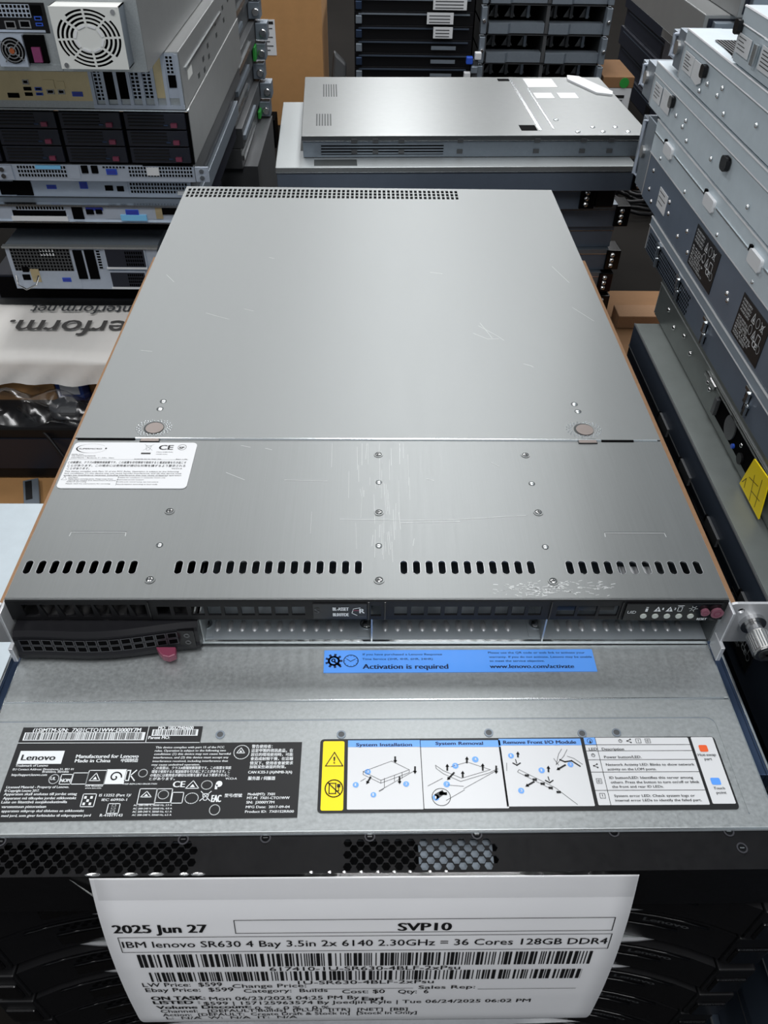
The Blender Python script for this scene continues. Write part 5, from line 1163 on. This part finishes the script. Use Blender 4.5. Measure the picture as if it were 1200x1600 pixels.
# ---------------------------------------------------------------- servers lying crosswise behind the top server
GC = 'servers lying crosswise behind the top server'
rzc = math.radians(2.4)
def cross(label, x0, x1, y0, y1, z0, z1, top, low, ear=None, rz=rzc):
    t = empty('rack_server', ((x0 + x1) / 2, (y0 + y1) / 2, z0), label, 'server', GC, rz)
    w, d, h = (x1 - x0) / 2, (y1 - y0) / 2, z1 - z0; X = WORLD[t.name]
    def bx(nm, a, bev, *boxes):
        b = MB()
        for q in boxes: b.box(*q, X)
        return b.build(nm, a, bevel=bev)
    bx('chassis', t, .0008, (-w + .002, w - .002, -d + .001, d - .001, .0003, h - .004, low))
    lo = bx('top_cover', t, .001, (-w, w, -d, d, h - .011, h, top)); bx('cover_edge', lo, 0, (-w, w, -d - .0006, -d + .001, h - .0125, h - .0105, 'bright'))
    if ear:
        e = bx('rack_ear', t, .002, (w - .004, w + .030, -d - .004, -d + .05, .002, h - .002, 'gloss'))
        b = MB()
        for zz in (.25, .5, .75): b.dome((0, 0, 0), .006, .006, .005, 'chrome', 10, 3, X @ Matrix.Translation((w + .010, -d - .004, h * zz)) @ Matrix.Rotation(math.pi / 2, 4, 'X'))
        b.build('ear_screw_heads', e)
        if ear == 2: bx('latch', t, .004, (w + .032, w + .075, -d + .0, -d + .06, .003, h - .004, 'black'))
    return t, w, d, h, X, bx, lo
C1, w, d, h, X, bx, lo = cross('silver server on top of the crosswise pile behind, lid with white stickers at one end', -.152, .592, 1.458, 1.900, -.2370, -.1930, 'lidc', 'galvd')
st = bx('side_vent', C1, 0, (-w + .04, -w + .30, -d - .0004, -d + .002, .006, h - .016, 'dark'))
b = MB()
for i in range(4): b.box(-w + .04, -w + .30, -d - .0010, -d, .0075 + .0060 * i, .0105 + .0060 * i, 'galvd', X)
b.build('louvres', st)
for x in (-w + .11, -w + .155, -w + .21, -w + .335, -w + .50, -w + .60, -w + .66):
    for z in (.012, h - .010): MB().box(x - .006, x + .006, -d - .002, -d + .001, z - .004, z + .004, 'greyd', X).build('mounting_stud', C1)
for x0, y0 in ((-w + .045, .105), (-w + .030, -.105)):
    b = MB(); y0 -= .0
    for i in range(6): b.box(x0 + .006 * i, x0 + .003 + .006 * i, y0 - .05, y0 + .05 - .02 * (y0 < 0), h - .0005, h + .0004, 'shade', X)
    b.build('lid_vent', lo)
for q in ((.545, .618, .130, .205), (.548, .592, .040, .085), (.605, .650, .040, .085)): MB().box(-w + q[0], -w + q[1], q[2], q[3], h, h + .0006, 'white', X).build('white_sticker', lo)
b = MB(); b.box(-w + .508, -w + .514, -.19, .20, h, h + .001, 'bright', X); b.box(-w + .540, -w + .543, -.18, .12, h, h + .001, 'bright', X); b.build('lid_seam', lo)
b = MB(); b.box(-w + .480, -w + .510, .185, .205, h - .0002, h + .0006, 'dark', X); b.box(-w + .470, -w + .505, -.19, -.155, h - .0002, h + .0006, 'dark', X); b.build('latch_window', lo)
for q in ((.56, -.12), (.59, -.20), (.63, -.17), (.645, -.20), (.68, -.17), (.70, -.2)): MB().dome((-w + q[0], q[1], h), .006, .006, .003, 'bright', 10, 3, X).build('lid_rivet', lo)
b = MB(); b.prism([(-w + .662, .225), (-w + .69, .215), (-w + .742, .085), (-w + .735, .060), (-w + .700, .075), (-w + .655, .19)], h, h + .004, 'white', X); b.build('torn_label', lo)
C2, w, d, h, X, bx, lo = cross('silver server second in the crosswise pile, longer and set a little forward', -.205, .558, 1.400, 1.850, -.2900, -.2376, 'galv', 'slate', 2)
b = MB(); b.box(-w + .05, -w + .07, -d + .1, -d + .3, h - .0003, h + .0005, 'shade', X); b.box(-w + .08, -w + .17, -d + .01, -d + .045, h - .0003, h + .0005, 'shade', X); b.build('lid_vent', lo)
ys = [(.46, 1.43, 'galvd', 'slate', 2), (.555, 1.46, 'galvd', 'slate', 1), (.560, 1.47, 'slate', 'slate', None), (.555, 1.46, 'galvd', 'slate', 1), (.545, 1.45, 'galvd', 'galvd', 1), (.545, 1.44, 'galvd', 'slate', 1)]
zt = -.2906
for i, (x1, y0, tm, lm, er) in enumerate(ys):
    z0 = zt - .0520; cross('dark-sided server in the crosswise pile behind, %s from the top' % ['third', 'fourth', 'fifth', 'sixth', 'seventh', 'eighth'][i], -.19, x1, y0, y0 + .43, z0, zt, tm, lm, er); zt = z0 - .0006
b = MB(); b.box(-.15, .52, 1.47, 1.86, FL, zt, 'cardd'); tag(b.build('cardboard_box'), 'brown cardboard box under the crosswise pile of servers', 'box')
b = MB(); b.box(.53, .90, .95, 1.66, FL, FL + .0012, 'cardd'); tag(b.build('cardboard_sheet'), 'flat brown cardboard on the floor between the right stack and the crosswise pile', 'cardboard')
b = MB()
for k in range(7):
    cx, cy, r_ = .86 + .02 * math.sin(k * 2.3), 2.25 + .04 * math.cos(k * 1.7), .07 + .012 * (k % 3)
    b.tube([(cx + r_ * math.cos(a / 3) * 1.0, cy + r_ * math.sin(a / 3), FL + .008 + .010 * k + .006 * math.sin(a + k)) for a in range(0, 17)], .006, 'black', 6)
tag(b.build('black_cables', smooth=True), 'loose coil of black cables on the floor right of the crosswise pile', 'cables')
b = MB(); b.prism([(0, 0), (.075, .01), (.085, .03), (.01, .028)], 0, .03, 'burg', Matrix.Translation((.60, 1.24, FL + .0013))); tag(b.build('red_scrap', bevel=.004), 'small dull red scrap on the floor cardboard', 'scrap')
b = MB(); b.box(.42, .50, 1.34, 1.42, FL + .0013, FL + .03, 'white'); tag(b.build('white_scrap', bevel=.006), 'small white plastic piece on the floor at the foot of the crosswise pile', 'scrap')
b = MB(); b.box(.62, .80, 1.46, 1.52, FL + .0013, FL + .035, 'cardedge', ); tag(b.build('cardboard_flap', bevel=.002), 'folded dark cardboard flap on the floor beyond the right stack', 'cardboard')

# ---------------------------------------------------------------- back row
b = MB(); b.box(-.488, -.172, 3.0, 3.45, FL, -.10, 'card'); BX = empty('cardboard_box', (-.33, 3.2, FL), 'tall brown cardboard box with a white printed label, at the back', 'box')
b.build('carton', BX, bevel=.004)
b = MB(); b.box(-.459, -.342, 2.9988, 3.0, -.405, -.29, 'white'); lb_ = b.build('shipping_label', BX)
b = MB(); b.box(-.452, -.348, 2.9980, 2.9986, -.305, -.296, 'ink')
for i in range(6): b.box(-.450, -.352 - .012 * (i % 2), 2.9980, 2.9986, -.320 - .014 * i, -.3165 - .014 * i, 'inkg')
b.build('printing', lb_)
b = MB(); b.box(-.42, -.34, 2.75, 2.85, FL, -.555, 'dark'); tag(b.build('dark_box'), 'small black box on the floor in front of the tall cardboard box', 'box')
b = MB(); vs = [(-.16, 3.02, FL), (-.10, 3.02, FL), (-.085, 3.04, -.44), (-.135, 3.05, -.40), (-.16, 3.14, FL), (-.10, 3.14, FL), (-.09, 3.08, -.44), (-.135, 3.09, -.40)]
b.add(vs, [(0, 1, 2, 3), (5, 4, 7, 6), (1, 5, 6, 2), (4, 0, 3, 7), (3, 2, 6, 7), (0, 4, 5, 1)], 'greyd'); tag(b.build('grey_bag', bevel=.01), 'crumpled grey bag leaning beside the tall cardboard box', 'bag')
GD = 'black servers in the back row, grey and white tags on their fronts'
NM = ['topmost', 'second from the top', 'third from the top', 'fourth from the top', 'fifth from the top', 'sixth from the top', 'seventh from the top', 'eighth from the top']
tags = {0: (.245, .315, 'white', .05), 1: (.225, .345, 'white', .036), 2: (.205, .300, 'white', .036), 3: (.23, .30, 'white', .036), 4: (.225, .315, 'galvd', .012), 5: (.225, .315, 'galvd', .012), 6: (.225, .305, 'galvd', .010), 7: (.2, .3, 'galvd', .01)}
for i in range(8):
    z1 = -.170 - .0445 * i - .0; z0 = z1 - .0438
    if i == 7: z0 = FL
    t = empty('rack_server', (.16, 3.3, z0), 'black server in the back row, %s of the pile with hanging tags' % NM[i], 'server', GD)
    b = MB(); b.box(-.055, .375, 3.0, 3.55, z0, z1, 'blackm'); b.build('chassis', t, bevel=.001)
    b = MB(); b.box(-.040, .36, 2.992, 3.001, z1 - .010, z1 - .006, 'galvd' if i < 3 else 'navy'); b.build('top_trim', t)
    b = MB(); b.box(-.050, -.028, 2.985, 3.0, z0 + .006, z1 - .012, 'rail' if i % 2 else 'galvd'); b.build('end_latch', t, bevel=.002)
    x0, x1, m, hh = tags[i]; b = MB(); b.box(x0, x1, 2.978, 2.980, z0 + .02 - hh * .3, z0 + .02 + hh * .7, m); tg_ = b.build('hanging_tag', t)
    if hh > .03:
        b = MB()
        for k in range(3): b.box(x0 + .008, x1 - .012, 2.9772, 2.9779, z0 + .014 + .010 * k, z0 + .017 + .010 * k, 'inkg')
        b.build('printing', tg_)
b = MB()
for q in ((.365, -.40), (.385, -.43), (.360, -.45), (.395, -.385)): b.box(q[0] - .012, q[0] + .012, 2.935, 2.958, q[1] - .012, q[1] + .012, random.choice(('usb', 'galvd', 'white')))
b.box(.379, .398, 2.95, 2.97, FL, -.40, 'greyd'); tag(b.build('cable_bundle', bevel=.003), 'bundle of blue and grey connectors between the two back piles', 'cables')
GE = 'open two-bay drive chassis in the back row'
def ro(i): return ['topmost', 'second from the top', 'third from the top', 'fourth from the top', 'lowest'][i]
for i in range(5):
    z1 = -.140 - .0950 * i; z0 = z1 - .0940
    if i == 4: z0 = FL
    t = empty('drive_chassis', (.64, 3.3, z0), 'open two-bay drive chassis in the back row, %s' % ro(i), 'chassis', GE)
    b = MB(); b.box(.425, .858, 3.02, 3.5, z0, z0 + .004, 'greyd'); b.box(.425, .858, 3.02, 3.5, z1 - .004, z1 - .0005, 'greyd'); b.box(.425, .430, 3.02, 3.5, z0, z1 - .0005, 'greyd'); b.box(.853, .858, 3.02, 3.5, z0, z1 - .0005, 'greyd'); b.box(.425, .858, 3.40, 3.5, z0, z1 - .001, 'dark'); b.build('frame', t)
    b = MB(); b.box(.638, .650, 3.01, 3.40, z0 + .004, z1 - .004, 'greyd'); b.build('centre_divider', t)
    for x0, x1 in ((.432, .636), (.652, .851)):
        b = MB(); b.prism([(x0, 3.0), (x0 + .07, 3.0), (x0 + .08, 3.012), (x1, 3.012), (x1, 3.06), (x0, 3.06)], z0 + .004, z0 + .036, 'galvd'); b.build('bay_tray', t)
        b = MB()
        for k in range(3): b.box(x0 + .03 + .06 * k, x0 + .04 + .06 * k, 3.10, 3.16, z0 + .036, z1 - .012, 'galvd' if k == 2 else 'greyd'); b.add([(x0 + .01 + .06 * k, 3.12, z0 + .036), (x0 + .05 + .06 * k, 3.12, z0 + .036), (x0 + .03 + .06 * k, 3.12, z0 + .07), (x0 + .03 + .06 * k, 3.16, z0 + .036)], [(0, 1, 2), (0, 2, 3), (1, 3, 2), (0, 3, 1)], 'grey')
        b.build('bay_hardware', t)
    for x in (.412, .862):
        b = MB(); b.box(x - .010, x + .010, 2.99, 3.03, z0 + .004, z1 - .004, 'galvd'); b.cyl((x, 2.985, (z0 + z1) / 2), .007, .012, 'y', 'chrome', 10); b.build('rack_ear', t, bevel=.002)
W = empty('carton', (.93, 3.1, FL), 'white carton with brown lid and green sticker, right of the drive chassis', 'box')
b = MB(); b.box(.885, 1.000, 3.0, 3.25, FL, -.500, 'white'); b.build('body', W, bevel=.003); b = MB(); b.box(.883, 1.002, 2.998, 3.252, -.500, -.462, 'cardd'); b.build('lid', W, bevel=.002)
b = MB(); b.cyl((.965, 2.997, -.482), .018, .002, 'y', 'green', 14); b.build('green_sticker', W); b = MB(); b.box(.93, .975, 2.9982, 2.9998, -.535, -.525, 'ink'); b.box(.90, .97, 2.9982, 2.9998, -.545, -.542, 'inkg'); b.build('printing', W)
GF = 'dark servers in the far right pile'
for i in range(9):
    z1 = -.02 - .0700 * i; z0 = z1 - .0690
    t = empty('rack_server', (1.1, 2.2, z0), 'dark server in the far right pile, %s' % (['topmost', 'second from the top', 'third from the top', 'fourth from the top', 'fifth from the top', 'sixth from the top', 'seventh from the top', 'eighth from the top', 'lowest'][i]), 'server', GF)
    x0 = 1.12 + .012 * (i % 2)
    b = MB(); b.box(x0, 1.60, 2.75, 3.75, max(z0, FL), z1, 'darkblue'); b.build('chassis', t, bevel=.002)
    b = MB(); b.box(x0 - .001, x0, 2.80, 3.70, z1 - .016, z1 - .012, 'navy'); b.box(x0 - .002, x0, 3.1, 3.16, max(z0, FL) + .01, z1 - .02, 'black'); b.build('side_trim', t)
    if z0 <= FL: break
